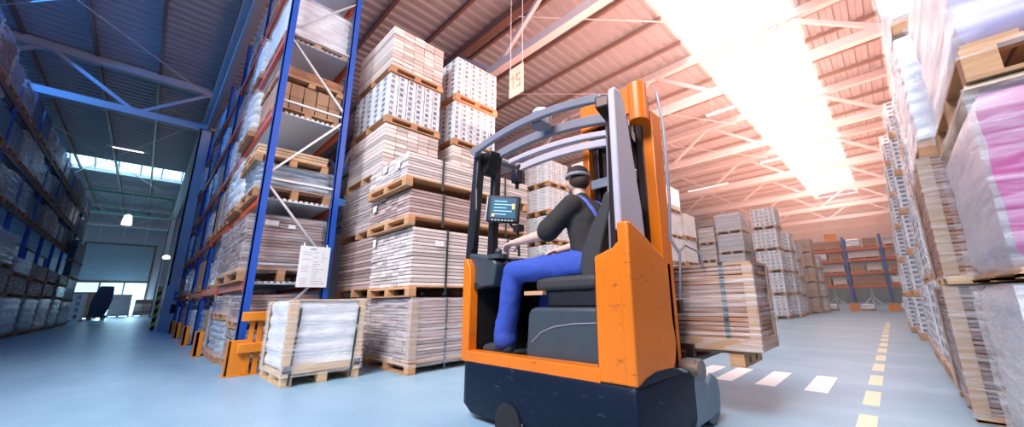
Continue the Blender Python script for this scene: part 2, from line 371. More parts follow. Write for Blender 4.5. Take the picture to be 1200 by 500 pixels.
# purlins along X under the deck
pl = MB(); y = Y0 + .5
while y < Y1:
    pl.bar((X0, y, 10.9), (SX0 if y > SY0 and y < SY1 else X1, y, 10.9), .1, .16)
    if SY0 < y < SY1: pl.bar((SX1, y, 10.9), (X1, y, 10.9), .1, .16)
    y += 1.75
structure('roof_purlins', pl, 'steeldark')
# bracing rods and conduits in the roof
br = MB()
for p, q in (((-13, -6.5, 10.5), (-22.2, .7, 10.4)), ((-13, .7, 10.5), (-22.2, -6.5, 10.4)), ((-26, -6.5, 10.5), (-47.5, .7, 10.4)), ((-26, .7, 10.5), (-47.5, -6.5, 10.4)),
             ((-8, 7.2, 10.4), (-1.5, 14.2, 10.5)), ((-15, 7.2, 10.4), (-8, 14.2, 10.5)), ((-9, 14.2, 10.3), (-5, 21, 10.3)), ((-9, 21.2, 10.3), (-5, 28, 10.3)), ((-6, 5.2, 10.5), (-4.6, 7.2, 10.5))):
    br.cyl(p, q, .022, 6)
structure('roof_bracing', br, 'steelwhite')

# warm-tinted scatter volume, added to give the right hall a light glow
hz = bpy.data.materials.new('warm_glow_volume'); hz.use_nodes = True; hn = hz.node_tree; hn.nodes.clear()
ho = hn.nodes.new('ShaderNodeOutputMaterial'); hv = hn.nodes.new('ShaderNodeVolumeScatter'); hv.inputs['Color'].default_value = (1, .86, .80, 1); hv.inputs['Density'].default_value = HAZE; hv.inputs['Anisotropy'].default_value = .25
hn.links.new(hv.outputs[0], ho.inputs['Volume'])
M['haze'] = hz
tag(MB().box(-11.5, 6.8, 6.3, 57.8, .05, 10.7).build('haze', 'haze'), 'thin warm haze added for glow in the right hall under the roof glazing', 'haze', kind='stuff')
# floor markings
for i, x in enumerate((-1.97, -1.65, -1.235, -.80)):
    o = MB().box(x, x + .19, 4.43, 5.29, 0.0, 0.004).build('crossing_stripe', 'lineW')
    o.data.transform(Matrix.Identity(4)); tag(o, group='white crossing stripes', kind='structure')
for i in range(14):
    y = 3.25 + i * .92
    o = MB().box(-.35, -.24, y, y + .58, 0.0, 0.004).build('lane_dash', 'lineY'); tag(o, group='cream lane dashes', kind='structure')

# ------------------------------------------------------------------ palletised loads
ORD = ['bottom', 'second', 'third', 'fourth', 'fifth', 'sixth', 'seventh', 'eighth', 'ninth']
def pallet_part(root, w, d, h=.14, mat='pallet', split=False, along='x'):
    ov = .0
    bd = MB(); n = 6
    L, Wd = (w, d) if along == 'x' else (d, w)      # deck boards run across 'along'
    def bx(mb, u0, u1, v0, v1, z0, z1):
        return mb.box(u0, u1, v0, v1, z0, z1) if along == 'x' else mb.box(v0, v1, u0, u1, z0, z1)
    for i in range(n):
        u = -L / 2 + i * L / n; bx(bd, u + .008, u + L / n - .012, -Wd / 2, Wd / 2, h - .022, h)
    for v in (-Wd / 2, -.05, Wd / 2 - .1): bx(bd, -L / 2, L / 2, v, v + .1, h - .044, h - .022)
    for v in (-Wd / 2, -.05, Wd / 2 - .1): bx(bd, -L / 2, L / 2, v, v + .1, 0, .02)
    bl = MB()
    for u in (-L / 2, -.06, L / 2 - .12):
        for v in (-Wd / 2, -.05, Wd / 2 - .1): bx(bl, u, u + .12, v, v + .1, .02, h - .044)
    if not split: bd.add(bl.v, bl.f)
    p = bd.build('pallet', mat, root)
    if split:
        for u in (-L / 2, -.06, L / 2 - .12):
            for v in (-Wd / 2, -.05, Wd / 2 - .1): bx(MB(), u, u + .12, v, v + .1, .02, h - .044).build('pallet_block', mat, p)
    return p
def planks(w, d, z0, z1, along='y', layer=.055, board=.19, jit=.012):
    mb = MB(); n = max(3, round((z1 - z0) / layer)); t = (z1 - z0) / n
    wid, ln = (w, d) if along == 'y' else (d, w); k = max(2, round(wid / board)); bw = wid / k
    for i in range(n):
        lj = rnd.uniform(-jit, jit)
        for j in range(k):
            e0 = rnd.uniform(0, jit) + (lj if lj > 0 else 0); e1 = rnd.uniform(0, jit) - (lj if lj < 0 else 0); s = rnd.uniform(0, .004)
            a0, a1 = -wid / 2 + j * bw + s, -wid / 2 + (j + 1) * bw - .006
            zz0, zz1 = z0 + i * t, z0 + (i + 1) * t - min(.011, t * .2)
            if along == 'y': mb.box(a0, a1, -ln / 2 + e0, ln / 2 - e1, zz0, zz1)
            else: mb.box(-ln / 2 + e0, ln / 2 - e1, a0, a1, zz0, zz1)
    return mb
def cartons(w, d, z0, z1, nx, ny, nz, prints=True, big=.62):
    mb = MB(); dx, dy, dz = w / nx, d / ny, (z1 - z0) / nz
    for k in range(nz):
        for i in range(nx):
            for j in range(ny):
                if 0 < i < nx - 1 and 0 < j < ny - 1 and k < nz - 1: continue
                g = .005; q = lambda: rnd.uniform(0, .006)
                x0, x1 = -w / 2 + i * dx + g + q(), -w / 2 + (i + 1) * dx - g - q()
                y0, y1 = -d / 2 + j * dy + g + q(), -d / 2 + (j + 1) * dy - g - q()
                za, zb = z0 + k * dz, z0 + (k + 1) * dz - .006
                mb.box(x0, x1, y0, y1, za, zb)
                if prints:
                    m = dz * (1 - big) / 2
                    if j == 0: mb.box(x0 + dx * .14, x0 + dx * .52, y0 - .004, y0 - .0005, za + m, zb - m, 1)
                    if i == nx - 1: mb.box(x1 + .0005, x1 + .004, y0 + dy * .14, y0 + dy * .52, za + m, zb - m, 1)
                    if i == 0: mb.box(x0 - .004, x0 - .0005, y0 + dy * .14, y0 + dy * .52, za + m, zb - m, 1)
    return mb
def soft(w, d, z0, z1, bulges=6, amp=.02, seed=0, nseg=12, ends=False):
    # closed rounded pack with layer bulges and wrinkles
    mb = MB(); nz = bulges * 4; ring = []
    r = .05
    for k in range(nseg * 4):
        t = k / nseg; sd = int(t) % 4; f = t - int(t)
        c = [(-1, -1), (1, -1), (1, 1), (-1, 1)]; a, b = c[sd], c[(sd + 1) % 4]
        ring.append((a[0] + (b[0] - a[0]) * f, a[1] + (b[1] - a[1]) * f))
    N = len(ring); vs = []; fs = []
    for i in range(nz + 1):
        z = z0 + (z1 - z0) * i / nz; bul = abs(sin(pi * bulges * i / nz)) * amp
        edge = (.03 if i in (0, nz) else 0)
        for k, (u, v) in enumerate(ring):
            nn = noise.noise(Vector((u * 2 + seed, v * 2 + seed * 1.7, z * 6))) * amp
            cornr = min(.02, amp * .6) if abs(u) > .97 and abs(v) > .97 else 0
            o = bul + nn - edge - cornr
            vs.append((u * (w / 2 - amp) + (o if u > .97 else -o if u < -.97 else 0), v * (d / 2 - amp) + (o if v > .97 else -o if v < -.97 else 0), z + nn * .3))
    mi = []
    for i in range(nz):
        for k in range(N): fs.append((i * N + k, i * N + (k + 1) % N, (i + 1) * N + (k + 1) % N, (i + 1) * N + k)); mi.append(0 if k < nseg or nseg * 2 <= k < nseg * 3 else 1)
    fs.append(tuple(range(N))[::-1]); fs.append(tuple(nz * N + k for k in range(N)))
    mb.add(vs, fs)
    if ends: mb.m = mi + [0, 0]
    return mb
def film_shell(w, d, z0, z1, seed=0, amp=.012):
    mb = MB(); n = 10; nz = 10; vs = []; fs = []; N = 4 * n
    for i in range(nz + 1):
        z = z0 + (z1 - z0) * i / nz
        for k in range(N):
            t = k / n; sd = int(t) % 4; f = t - int(t); c = [(-1, -1), (1, -1), (1, 1), (-1, 1)]; a, b = c[sd], c[(sd + 1) % 4]
            u, v = a[0] + (b[0] - a[0]) * f, a[1] + (b[1] - a[1]) * f
            o = abs(noise.noise(Vector((u * 3 + seed, v * 3 - seed, z * 5)))) * amp
            vs.append((u * (w / 2 + .006) + (o if u > .99 else -o if u < -.99 else 0), v * (d / 2 + .006) + (o if v > .99 else -o if v < -.99 else 0), z))
    for i in range(nz):
        for k in range(N): fs.append((i * N + k, i * N + (k + 1) % N, (i + 1) * N + (k + 1) % N, (i + 1) * N + k))
    fs.append(tuple(nz * N + k for k in range(N)))
    return mb.add(vs, fs)
def strap_loop(w, d, z0, z1, pos, along='y', th=.016):
    # band around the pack in the plane across 'along'
    mb = MB(); e = .006
    if along == 'y':   # plane x-z at y=pos
        mb.box(-w / 2 - e, -w / 2 - .001, pos - th, pos + th, z0, z1 + e).box(w / 2 + .001, w / 2 + e, pos - th, pos + th, z0, z1 + e).box(-w / 2, w / 2, pos - th, pos + th, z1 + .001, z1 + e)
    else:
        mb.box(pos - th, pos + th, -d / 2 - e, -d / 2 - .001, z0, z1 + e).box(pos - th, pos + th, d / 2 + .001, d / 2 + e, z0, z1 + e).box(pos - th, pos + th, -d / 2, d / 2, z1 + .001, z1 + e)
    return mb
CACHE = {}
def load(label, cat, group, x0, x1, y0, y1, z0, z1, kind, mat=None, along='y', ph=.14, wrap=None, straps=(), strap_along='y', corners=(), tops=None,
         nx=4, ny=4, nz=6, split=False, tilt=0.0, layer=.055, board=.19, pmat='pallet', print_mat='print', bulges=6, amp=.02, rz=0.0, papers=(), name='pallet_load', palong=None, share=None, big=.62, cw_=.09, cmat='corner'):
    w, d, h = x1 - x0, y1 - y0, z1 - z0
    root = empty(name, ((x0 + x1) / 2, (y0 + y1) / 2, z0), label, cat, group)
    if rz: root.rotation_euler.z = rz
    if share and share in CACHE:                 # a repeat of a pack already built: copy its parts
        src = CACHE[share]
        def cp(o, par):
            for ch in o.children:
                c = ch.copy(); C.objects.link(c); c.parent = par; cp(ch, c)
        cp(src, root); return root
    if share: CACHE[share] = root
    if ph > 0: pallet_part(root, w, d, ph, pmat, split, palong or ('x' if along == 'y' else 'y'))
    b0 = ph
    if kind == 'planks': planks(w - .02, d - .02, b0, h, along, layer, board).build('board_stack', mat or 'plank', root)
    elif kind == 'cartons': cartons(w - .03, d - .03, b0, h, nx, ny, nz, big=big).build('carton_stack', [mat or 'whitecarton', print_mat], root)
    elif kind == 'plain': cartons(w - .03, d - .03, b0, h, nx, ny, nz, prints=False).build('carton_stack', [mat or 'card'], root)
    elif kind == 'soft': soft(w - .02, d - .02, b0, h, bulges, amp, rnd.random() * 20, ends=isinstance(mat, tuple)).build('wrapped_pack', mat or 'bag', root, smooth=True)
    if tops: MB().box(-w / 2, w / 2, -d / 2, d / 2, h, h + .02).build('top_board', tops, root)
    for (cx, cy) in corners:
        t = .008; c = cw_; X = cx * w / 2; Y = cy * d / 2
        mb = MB().box(min(X, X - cx * c), max(X, X - cx * c), Y - (0 if cy > 0 else t), Y + (t if cy > 0 else 0), b0, h)
        mb.box(X - (0 if cx > 0 else t), X + (t if cx > 0 else 0), min(Y, Y - cy * c), max(Y, Y - cy * c), b0, h)
        mb.build('corner_board', cmat, root)
    for p in straps: strap_loop(w, d, 0.02, h + (.02 if tops else 0), p, strap_along).build('strap', 'strap', root)
    for (face, u, z, a, b) in papers:
        if face == 'x': MB().box(w / 2 + .007, w / 2 + .011, u, u + a, z, z + b).build('paper_label', 'paper', root)
        else: MB().box(u, u + a, -d / 2 - .011, -d / 2 - .007, z, z + b).build('paper_label', 'paper', root)
    if wrap == 'none': wrap = None
    if wrap: film_shell(w + .014, d + .014, b0 * .6, h + .002, rnd.random() * 9).build('stretch_film', wrap, root, smooth=True)
    if tilt:                                    # a leaning pack: every layer sits a little further over than the one below
        k = math.tan(tilt)
        for o in root.children_recursive: o.data.transform(Matrix(((1, 0, k, 0), (0, 1, 0, 0), (0, 0, 1, 0), (0, 0, 0, 1))))
    return root

# --- front plank pile beside the truck
FP = 'plank packs of the front pile'
load('grey-brown plank pack on the floor between the white-wrapped pallet and the truck', 'pallet load', FP, -6.05, -4.68, 2.38, 4.5, 0, .958, 'planks', 'plank', 'y', straps=(-.55, .6), corners=((1, -1),), split=True, layer=.042, board=.22, wrap='filmclear', ph=.15)
load('striped plank pack standing second from floor behind the truck cab post', 'pallet load', FP, -6.05, -4.70, 2.33, 4.5, .97, 1.918, 'planks', 'plankpale', 'y', straps=(-.55, .6), split=True, layer=.05, board=.2, ph=.15, papers=(('y', -.6, .78, .1, .12), ('x', -.75, .70, .14, .08)))
load('thin plank pack third from the floor in the front pile, set back slightly', 'pallet load', FP, -6.1, -4.72, 2.26, 4.5, 1.93, 2.458, 'planks', 'plank', 'y', straps=(-.6, .6), split=True, layer=.045, board=.2, ph=.15, papers=(('y', -.5, .36, .12, .1),))
load('topmost thin plank pack of the front pile, overhanging toward the aisle', 'pallet load', FP, -6.0, -4.70, 2.18, 4.5, 2.47, 2.98, 'planks', 'plankpale', 'y', straps=(-.6, .6), split=True, layer=.045, board=.2, ph=.15, papers=(('y', -.1, .34, .12, .1), ('y', .35, .3, .1, .1)))
# --- tall stack A (behind the front pile)
def stack(desc, group, x0, x1, y0, y1, tiers, xs=0.0, tilt=0.0, cat='pallet load'):
    z = 0.0; n = len(tiers)
    for i, (h, kw) in enumerate(tiers):
        kw = dict(kw); sfx = kw.pop('desc'); g = .008
        o = ORD[i] if i < n - 1 else 'topmost'
        jx, jy = kw.pop('j', (rnd.uniform(-.02, .02), rnd.uniform(-.02, .02))); dx = kw.pop('dx', xs * z)
        load(f'{sfx} {o} in {desc}', cat, group, x0 + jx + dx, x1 + jx + dx, y0 + jy, y1 + jy, z, z + h - g, tilt=tilt if i else 0, **kw)
        z += h
pp = lambda **k: dict(desc='grey-brown plank pack', kind='planks', mat='plank', along='x', layer=.06, board=.16, **k)
pw = lambda **k: dict(desc='pale plank pack', kind='planks', mat='plankpale', along='x', layer=.08, board=.22, **k)
cw = lambda **k: dict(desc='grey-printed white carton pack', kind='cartons', nx=5, ny=6, nz=8, along='x', **k)
stack('the tall stack next to the blue rack end', 'packs of the tall stack by the rack', -7.75, -6.12, 2.40, 3.46,
      [(1.0, pp()), (1.0, pp()), (1.0, pp(wrap='filmclear')), (1.02, pw()), (1.0, cw()), (.98, pw())])
stack('the second tall stack from the rack end', 'packs of the second tall stack', -7.4, -6.1, 3.74, 4.84,
      [(1.0, pp()), (1.0, pp()), (1.0, pw()), (1.02, pw()), (1.0, cw()), (1.02, cw())])
ct = lambda s=None, **k: dict(desc='white carton pack', kind='cartons', nx=3, ny=4, nz=7, along='x', share=s, print_mat='greycarton', big=.5, **k)
stack('the shorter stack seen behind the driver', 'packs of the stack behind the driver', -7.0, -6.1, 6.55, 7.4, [(.75, ct('c1'))] * 6)
stack('the stack just behind the truck mast', 'packs of the stack behind the mast', -7.0, -6.1, 8.6, 9.6, [(.85, ct('c2'))] * 6)
stack('the second stack behind the truck mast', 'packs of the second stack behind the mast', -7.0, -6.1, 10.4, 11.4, [(.85, ct('c2'))] * 6)
cu = lambda s: dict(desc='white carton pack', kind='cartons', nx=3, ny=4, nz=6, along='x', share=s, print_mat='greycarton', big=.3)
stack('the tallest white stack right of the mast', 'packs of the white stack right of the mast', -7.0, -6.1, 12.4, 13.4, [(.95, cu('d1'))] * 6)
stack('the second white stack right of the mast', 'packs of the second white stack', -7.0, -6.1, 13.62, 14.75, [(1.07, cu('d2'))] * 5)
stack('the lower third white stack right of the mast', 'packs of the third white stack', -7.0, -6.1, 14.95, 16.2, [(1.1, cu('d3'))] * 4)
jb = lambda s: dict(desc='banded brown carton pack', kind='planks', mat='plankpale', along='x', layer=.1, board=.25, share=s, wrap='filmclear')
stack('the slim brown stack left of the grey carton stack', 'packs of the slim brown stack', -6.35, -5.6, 17.0, 18.0, [(.8, jb('j2'))] * 5)
jg = lambda s: dict(desc='grey striped carton pack', kind='planks', mat='greycarton', along='x', layer=.09, board=.3, share=s, wrap='filmclear')
stack('the grey carton stack above the carried load', 'packs of the grey carton stack', -5.5, -4.42, 17.0, 18.1, [(.9, jg('j1'))] * 5)
gs = lambda s, **k: dict(desc='silver-wrapped carton pack', kind='cartons', nx=5, ny=4, nz=5, along='x', mat='whitecarton', print_mat='print', share=s, wrap='film', **k)
stack('the silver stack beside the carried load', 'packs of the silver stack', -4.02, -3.1, 16.8, 17.75, [(.89, gs('g1'))] * 5)
stack('the second silver stack farther down the aisle', 'packs of the second silver stack', -3.9, -2.95, 18.2, 19.2, [(.89, gs('g1b'))] * 4)
hs = lambda s, m='card': dict(desc='brown film-wrapped carton pack', kind='plain', nx=3, ny=3, nz=5, along='x', mat=m, share=s, wrap='film')
stack('the brown stack in front of the far rack', 'packs of the brown stack', -3.6, -2.72, 22.0, 23.0, [(.73, hs('h1'))] * 5)
stack('the pale brown stack nearest the far rack', 'packs of the pale brown stack', -3.5, -2.6, 23.3, 24.3, [(.72, hs('h2', 'plankpale'))] * 4)
stack('the white stack behind the silver stack', 'packs of the white stack behind the silver one', -3.95, -3.05, 20.0, 21.0, [(.8, gs('g2'))] * 4)

# --- right-hand wall of loads
TL = R(4.0)
load('pale film-wrapped pack on the floor directly under the magenta sacks', 'pallet load', None, .40, 1.6, 2.52, 3.78, 0.0, .93, 'soft', 'bag', 'y', ph=.06, bulges=4, amp=.008, wrap='filmthick')
load('magenta sack load in clear film, second tier at the photo\'s right edge', 'pallet load', None, .41, 1.62, 2.50, 3.8, .95, 1.84, 'soft', ('pink', 'bagfilm'), 'y', ph=.05, bulges=3, amp=.007, wrap='filmfaint', tops='palletpale')
load('lilac and white sack load on a raised pallet above the magenta sacks', 'pallet load', None, .42, 1.65, 2.48, 3.85, 1.87, 3.0, 'soft', ('lilac', 'bag'), 'y', ph=.19, bulges=5, amp=.012, wrap='film', pmat='pallet')
fs_ = lambda s, **k: dict(desc='white labelled carton pack', kind='cartons', nx=4, ny=3, nz=7, along='x', mat='whitecarton', print_mat='printdark', share=s, wrap='film', **k)
load('plank pack with brown corner board and film, on the floor behind the magenta stack', 'pallet load', None, .285, 1.45, 4.08, 5.05, 0.0, .945, 'planks', 'plankdark', 'y', ph=.05, layer=.03, board=.2, corners=((-1, -1), (-1, 1)), cw_=.075, wrap='filmfaint', papers=(('y', -.44, .84, .06, .06), ('y', -.33, .84, .09, .06)))
load('brown-edged plank pack with wide corner board, second tier behind the magenta stack', 'pallet load', None, .31, 1.47, 4.05, 5.05, .955, 1.95, 'planks', 'plankbrown', 'y', ph=.07, layer=.03, board=.2, corners=((-1, -1), (-1, 1)), cw_=.075, wrap='filmfaint', pmat='palletpale')
load('white film-wrapped pack, third tier behind the magenta stack', 'pallet load', None, .34, 1.5, 4.1, 5.05, 1.96, 3.1, 'soft', 'bag', 'y', bulges=9, amp=.008, wrap='film')
load('white film-wrapped pack, fourth tier behind the magenta stack', 'pallet load', None, .37, 1.5, 4.1, 5.05, 3.11, 4.2, 'soft', 'bag', 'y', bulges=9, amp=.008, wrap='film')
stack('the wrapped stack second behind the magenta sacks', 'packs of the stack behind the magenta sacks', .285, 1.45, 5.36, 6.5,
      [(1.03, fs_('m1')), (1.1, fs_('m1b')), (1.1, fs_('m1b')), (1.1, dict(desc='white film-wrapped pack', kind='soft', mat='bag', wrap='film', bulges=8, amp=.008))], xs=.06, tilt=R(2.5))
stack('the wrapped stack third behind the magenta sacks', 'packs of the second right stack', .30, 1.4, 6.85, 8.0, [(1.0, fs_('m2')), (1.0, fs_('m2')), (1.0, fs_('m2')), (1.0, fs_('m2')), (1.1, dict(desc='white film-wrapped pack', kind='soft', mat='bag', wrap='film', bulges=6, amp=.008))], xs=.075, tilt=R(2.5))
stack('the third wrapped stack along the right side', 'packs of the third right stack', .33, 1.35, 8.35, 9.4, [(.82, fs_('f1'))] * 7, xs=.06, tilt=R(2.5))
stack('the fourth wrapped stack along the right side', 'packs of the fourth right stack', .22, 1.25, 10.2, 11.2, [(.82, fs_('f1'))] * 6, xs=.06, tilt=R(2.5))
stack('the fifth wrapped stack along the right side', 'packs of the fifth right stack', .14, 1.15, 12.0, 13.0, [(.8, fs_('f2'))] * 6, xs=.06, tilt=R(2.5))
stack('the farthest wrapped stack along the right side', 'packs of the sixth right stack', .13, 1.15, 14.0, 15.0, [(.8, fs_('f2'))] * 5, xs=.06, tilt=R(2.5))

# --- white wrapped pallet in front of the rack
def white_pallet():
    x0, x1, y0, y1 = -6.26, -5.18, 1.17, 1.98
    root = load('low pallet wrapped in white sheeting with dark straps, beside the orange guard', 'pallet load', None, x0, x1, y0, y1, 0, .94, 'soft', 'bag', 'x', ph=.14, bulges=5, amp=.018, pmat='palletpale', split=True, palong='x')
    w, d = x1 - x0, y1 - y0
    for cx, cy in ((1, -1), (1, 1), (-1, -1)):
        X, Y = cx * w / 2, cy * d / 2; c = .075; t = .012
        MB().box(min(X, X - cx * c), max(X, X - cx * c), Y - (t if cy < 0 else 0), Y + (t if cy > 0 else 0), .1, .945).box(X - (t if cx < 0 else 0), X + (t if cx > 0 else 0), min(Y, Y - cy * c), max(Y, Y - cy * c), .1, .945).build('corner_board', 'palletpale', root)
    MB().box(w / 2 - .01, w / 2 + .012, -d / 2, d / 2, .14, .225).build('bottom_board', 'palletpale', root)
    MB().box(w / 2 - .08, w / 2 + .01, -d / 2, d / 2, .94, .955).build('top_board', 'palletpale', root)
    for p in (-d / 2 + .10, d / 2 - .07):
        mb = MB().bar((w / 2 + .02, p - .04, .02), (w / 2 + .02, p + .0, .86), .022, .008, up=(1, 0, 0)); mb.build('strap', 'strap', root)
    film_shell(w + .03, d + .03, .1, .95, 3).build('stretch_film', 'filmclear', root, smooth=True)
white_pallet()

# ------------------------------------------------------------------ pallet racks
def post(mb, x, y, z1, s=.1):
    # open C-section upright
    mb.box(x - s / 2, x + s / 2, y - s / 2, y - s / 2 + .018, 0, z1).box(x - s / 2, x - s / 2 + .018, y - s / 2, y + s / 2, 0, z1).box(x + s / 2 - .018, x + s / 2, y - s / 2, y + s / 2, 0, z1).box(x - .09, x + .09, y - .09, y + .09, 0, .012)
    mb.box(x - s / 2 + .018, x + s / 2 - .018, y - .005, y + .005, 0, z1)
    return mb
def rack(label, xs, ya, yb, levels, top, beam='orange_beam', up='blue', braces=True, deck=True, s=.1, mirror=False, name='pallet_rack', segs=None):
    root = empty(name, (0, 0, 0), label, 'rack')
    for x in xs:
        fa = post(MB(), x, ya, top, s).build('upright', up, root); post(MB(), x, yb, top, s).build('upright', up, root)
        if braces:
            zs = [z for z in (.2, 1.5, 2.82, 4.17, 5.43, 6.7, 8.0) if z < top - .05]; k = 0
            bb = MB()
            for a, b in zip(zs, zs[1:]):
                p, q = ((x, ya + .03, a + .1), (x, yb - .03, b - .1)) if k % 2 == 0 else ((x, yb - .03, a + .1), (x, ya + .03, b - .1))
                if segs is None: bb.bar(p, q, .045, .03)
                else: MB().bar(p, q, .045, .03).build('diagonal_brace', 'galv', root)
                k += 1
            for z in zs:
                if segs is None: bb.bar((x, ya, z), (x, yb, z), .045, .03)
                else: MB().bar((x, ya, z), (x, yb, z), .045, .03).build('horizontal_brace', 'galv', root)
            if segs is None: bb.build('frame_bracing', 'galv', root)
    for a, b in zip(xs, xs[1:]):
        a2, b2 = min(a, b) + s / 2, max(a, b) - s / 2
        for z in levels:
            for y in (ya - .02, yb + .02):
                m = MB().box(a2, b2, y - .025, y + .025, z - .12, z)
                m.box(a2, a2 + .05, y - .035, y + .035, z - .17, z + .05).box(b2 - .05, b2, y - .035, y + .035, z - .17, z + .05)
                m.build('beam', beam, root)
            if deck:
                dm = MB(); n = 12
                for i in range(n):
                    yy = ya + .03 + i * (yb - ya - .06) / n
                    dm.box(a2 + .03, b2 - .03, yy, yy + (yb - ya - .06) / n * .6, z - .03, z).box(a2 + .03, b2 - .03, yy, yy + (yb - ya - .06) / n, z - .045, z - .03)
                dm.build('shelf_deck', 'deck', root)
    return root
RX = [-6.88, -9.85, -12.8, -15.75, -18.7, -21.65]
RX2 = [-23.3, -26.2, -29.1, -32.0, -34.9]
LV = [1.25, 2.55, 4.02, 5.40, 6.85]
rack('blue and orange pallet rack with white diagonal braces beside the truck', RX, 1.0, 1.97, LV, 8.3, segs=1)
rack('far run of blue and orange racking beyond the pale column', RX2, 1.0, 1.97, LV, 8.0)
# loads on the near rack
BAY = ['near-end', 'second', 'third', 'fourth', 'fifth', 'sixth', 'seventh', 'eighth', 'ninth']
LVN = ['floor level', 'first shelf', 'second shelf', 'third shelf', 'fourth shelf', 'top shelf']
kinds = [dict(kind='planks', mat='plankdark', along='y', layer=.05, board=.2, wrap='filmclear', n='dark plank pack'), dict(kind='soft', mat='bag', bulges=6, wrap='film', n='white-wrapped pack'),
         dict(kind='plain', mat='card', nx=3, ny=4, nz=5, n='brown carton pack'), dict(kind='planks', mat='plank', along='y', layer=.06, board=.2, wrap='film', n='film-wrapped plank pack'),
         dict(kind='soft', mat='bagdark', bulges=5, n='blue-grey wrapped pack'), dict(kind='planks', mat='plankpale', along='y', layer=.07, board=.2, n='pale plank pack')]
def rack_loads(xs, ya, yb, levels, where, grp, ks, first=0, hh=(.55, .95), skip=()):
    for bi, (a, b) in enumerate(zip(xs, xs[1:])):
        for li, z in enumerate([0.0] + levels):
            if (bi, li) in skip: continue
            top = (levels[li] - .2) if li < len(levels) else z + 1.15
            free = top - z
            n = 2 if (bi + li) % 3 else 3
            a2, b2 = max(a, b) - .09, min(a, b) + .09; wdt = (a2 - b2) / n
            for k in range(n):
                kd = dict(ks[(bi * 5 + li * 3 + k * 2) % len(ks)]); nm = kd.pop('n'); h = max(.4, min(free * rnd.choice((.62, .74, .86)), 1.1))
                x1 = a2 - k * wdt - rnd.uniform(.02, .06); x0 = a2 - (k + 1) * wdt + rnd.uniform(.02, .06)
                fr = rnd.uniform(-.10, .03) if li else .0
                pos = ['nearer', 'farther'][k] if n == 2 else ['nearest', 'middle', 'farthest'][k]
                sh = (where[:3], kd['kind'], kd['mat'], round(h, 1), n)
                h = round(h, 1)
                w0 = round(wdt - .1, 2); x0 = x1 - w0
                load(f'{nm}, {LVN[li]}, {BAY[bi + first]} bay of {where}, {pos}', 'pallet load', grp, x0, x1, ya + fr, ya + fr + 1.0, z + .004, z + h, share=sh, pmat='pallet', **kd)
# near-end bay: loads as the photo shows them
NB = 'near rack bay loads'
b0, b1 = -9.72, -7.0
load('dull grey plank pack on the floor inside the near rack end', 'pallet load', NB, -8.2, -7.05, .98, 1.98, 0.0, .55, 'planks', 'plankdark', 'y', wrap='filmclear', layer=.045)
load('flat plank pack second up on the floor inside the near rack end', 'pallet load', NB, -8.2, -7.05, .98, 1.98, .564, 1.06, 'planks', 'plankdark', 'y', wrap='film', layer=.045)
load('clear-wrapped low pack on the rack floor behind the tall orange guard', 'pallet load', NB, -9.7, -8.3, .92, 1.92, 0.0, .655, 'soft', 'bagdark', bulges=5, wrap='film')
load('low flat pack topping the clear-wrapped pack behind the orange guard', 'pallet load', NB, -9.65, -8.35, .94, 1.92, .664, 1.08, 'planks', 'plankdark', 'y', wrap='film', layer=.05)
load('long purple-brown plank pack under film on the first shelf, near rack end', 'pallet load', NB, -9.65, -7.05, .88, 1.92, 1.254, 2.28, 'planks', 'plankdark', 'y', wrap='film', layer=.05, board=.21, ph=.2, straps=(), papers=(('x', -.3, .86, .17, .08), ('x', .0, .84, .1, .06)))
load('sagging wrapped board pack on the second shelf, near rack end', 'pallet load', NB, -8.4, -7.05, .9, 1.95, 2.554, 3.12, 'soft', 'bagdark', bulges=4, amp=.04, wrap='film', ph=.2)
load('short empty pallet stack on top of the sagging pack, near rack end', 'pallet stack', NB, -8.35, -7.05, .84, 1.86, 3.124, 3.42, 'planks', 'palletpale', 'y', layer=.1, board=.35, ph=.14)
load('tumbled white-wrapped pack on the second shelf behind the sagging pack', 'pallet load', NB, -9.7, -8.5, .86, 1.9, 2.554, 3.6, 'soft', 'bag', bulges=4, amp=.05, wrap='film')
load('brown banded carton pack on the third shelf, near rack end', 'pallet load', NB, -8.4, -7.05, .95, 1.95, 4.024, 4.62, 'plain', 'card', nx=3, ny=5, nz=2, ph=.12)
load('thin brown board pallet lying on the banded cartons, near rack end', 'pallet load', NB, -8.4, -7.05, .95, 1.95, 4.624, 4.92, 'planks', 'plankbrown', 'y', layer=.05, ph=.12)
load('loose film-wrapped pack on the third shelf beside the banded cartons', 'pallet load', NB, -9.7, -8.5, .86, 1.9, 4.024, 5.0, 'soft', 'bag', bulges=5, amp=.04, wrap='film')
load('white-wrapped sheet pack on the fourth shelf, near rack end', 'pallet load', NB, -8.7, -7.05, .95, 1.95, 5.404, 6.35, 'soft', 'bag', bulges=6, wrap='film')
load('white-wrapped pack behind the sheet pack on the fourth shelf', 'pallet load', NB, -9.7, -8.8, .9, 1.9, 5.404, 6.3, 'soft', 'bag', bulges=6, wrap='film')
load('brown carton pack on the top shelf of the near rack end', 'pallet load', NB, -9.6, -7.1, .95, 1.95, 6.854, 7.7, 'plain', 'card', nx=4, ny=4, nz=4)
rack_loads(RX[1:], 1.0, 1.97, LV, 'the blue rack', 'loads in the blue rack', kinds, 1)
rack_loads(RX2, 1.0, 1.97, LV, 'the racking past the column', 'loads in the far racking past the column', kinds[:2] + kinds[3:], 0)

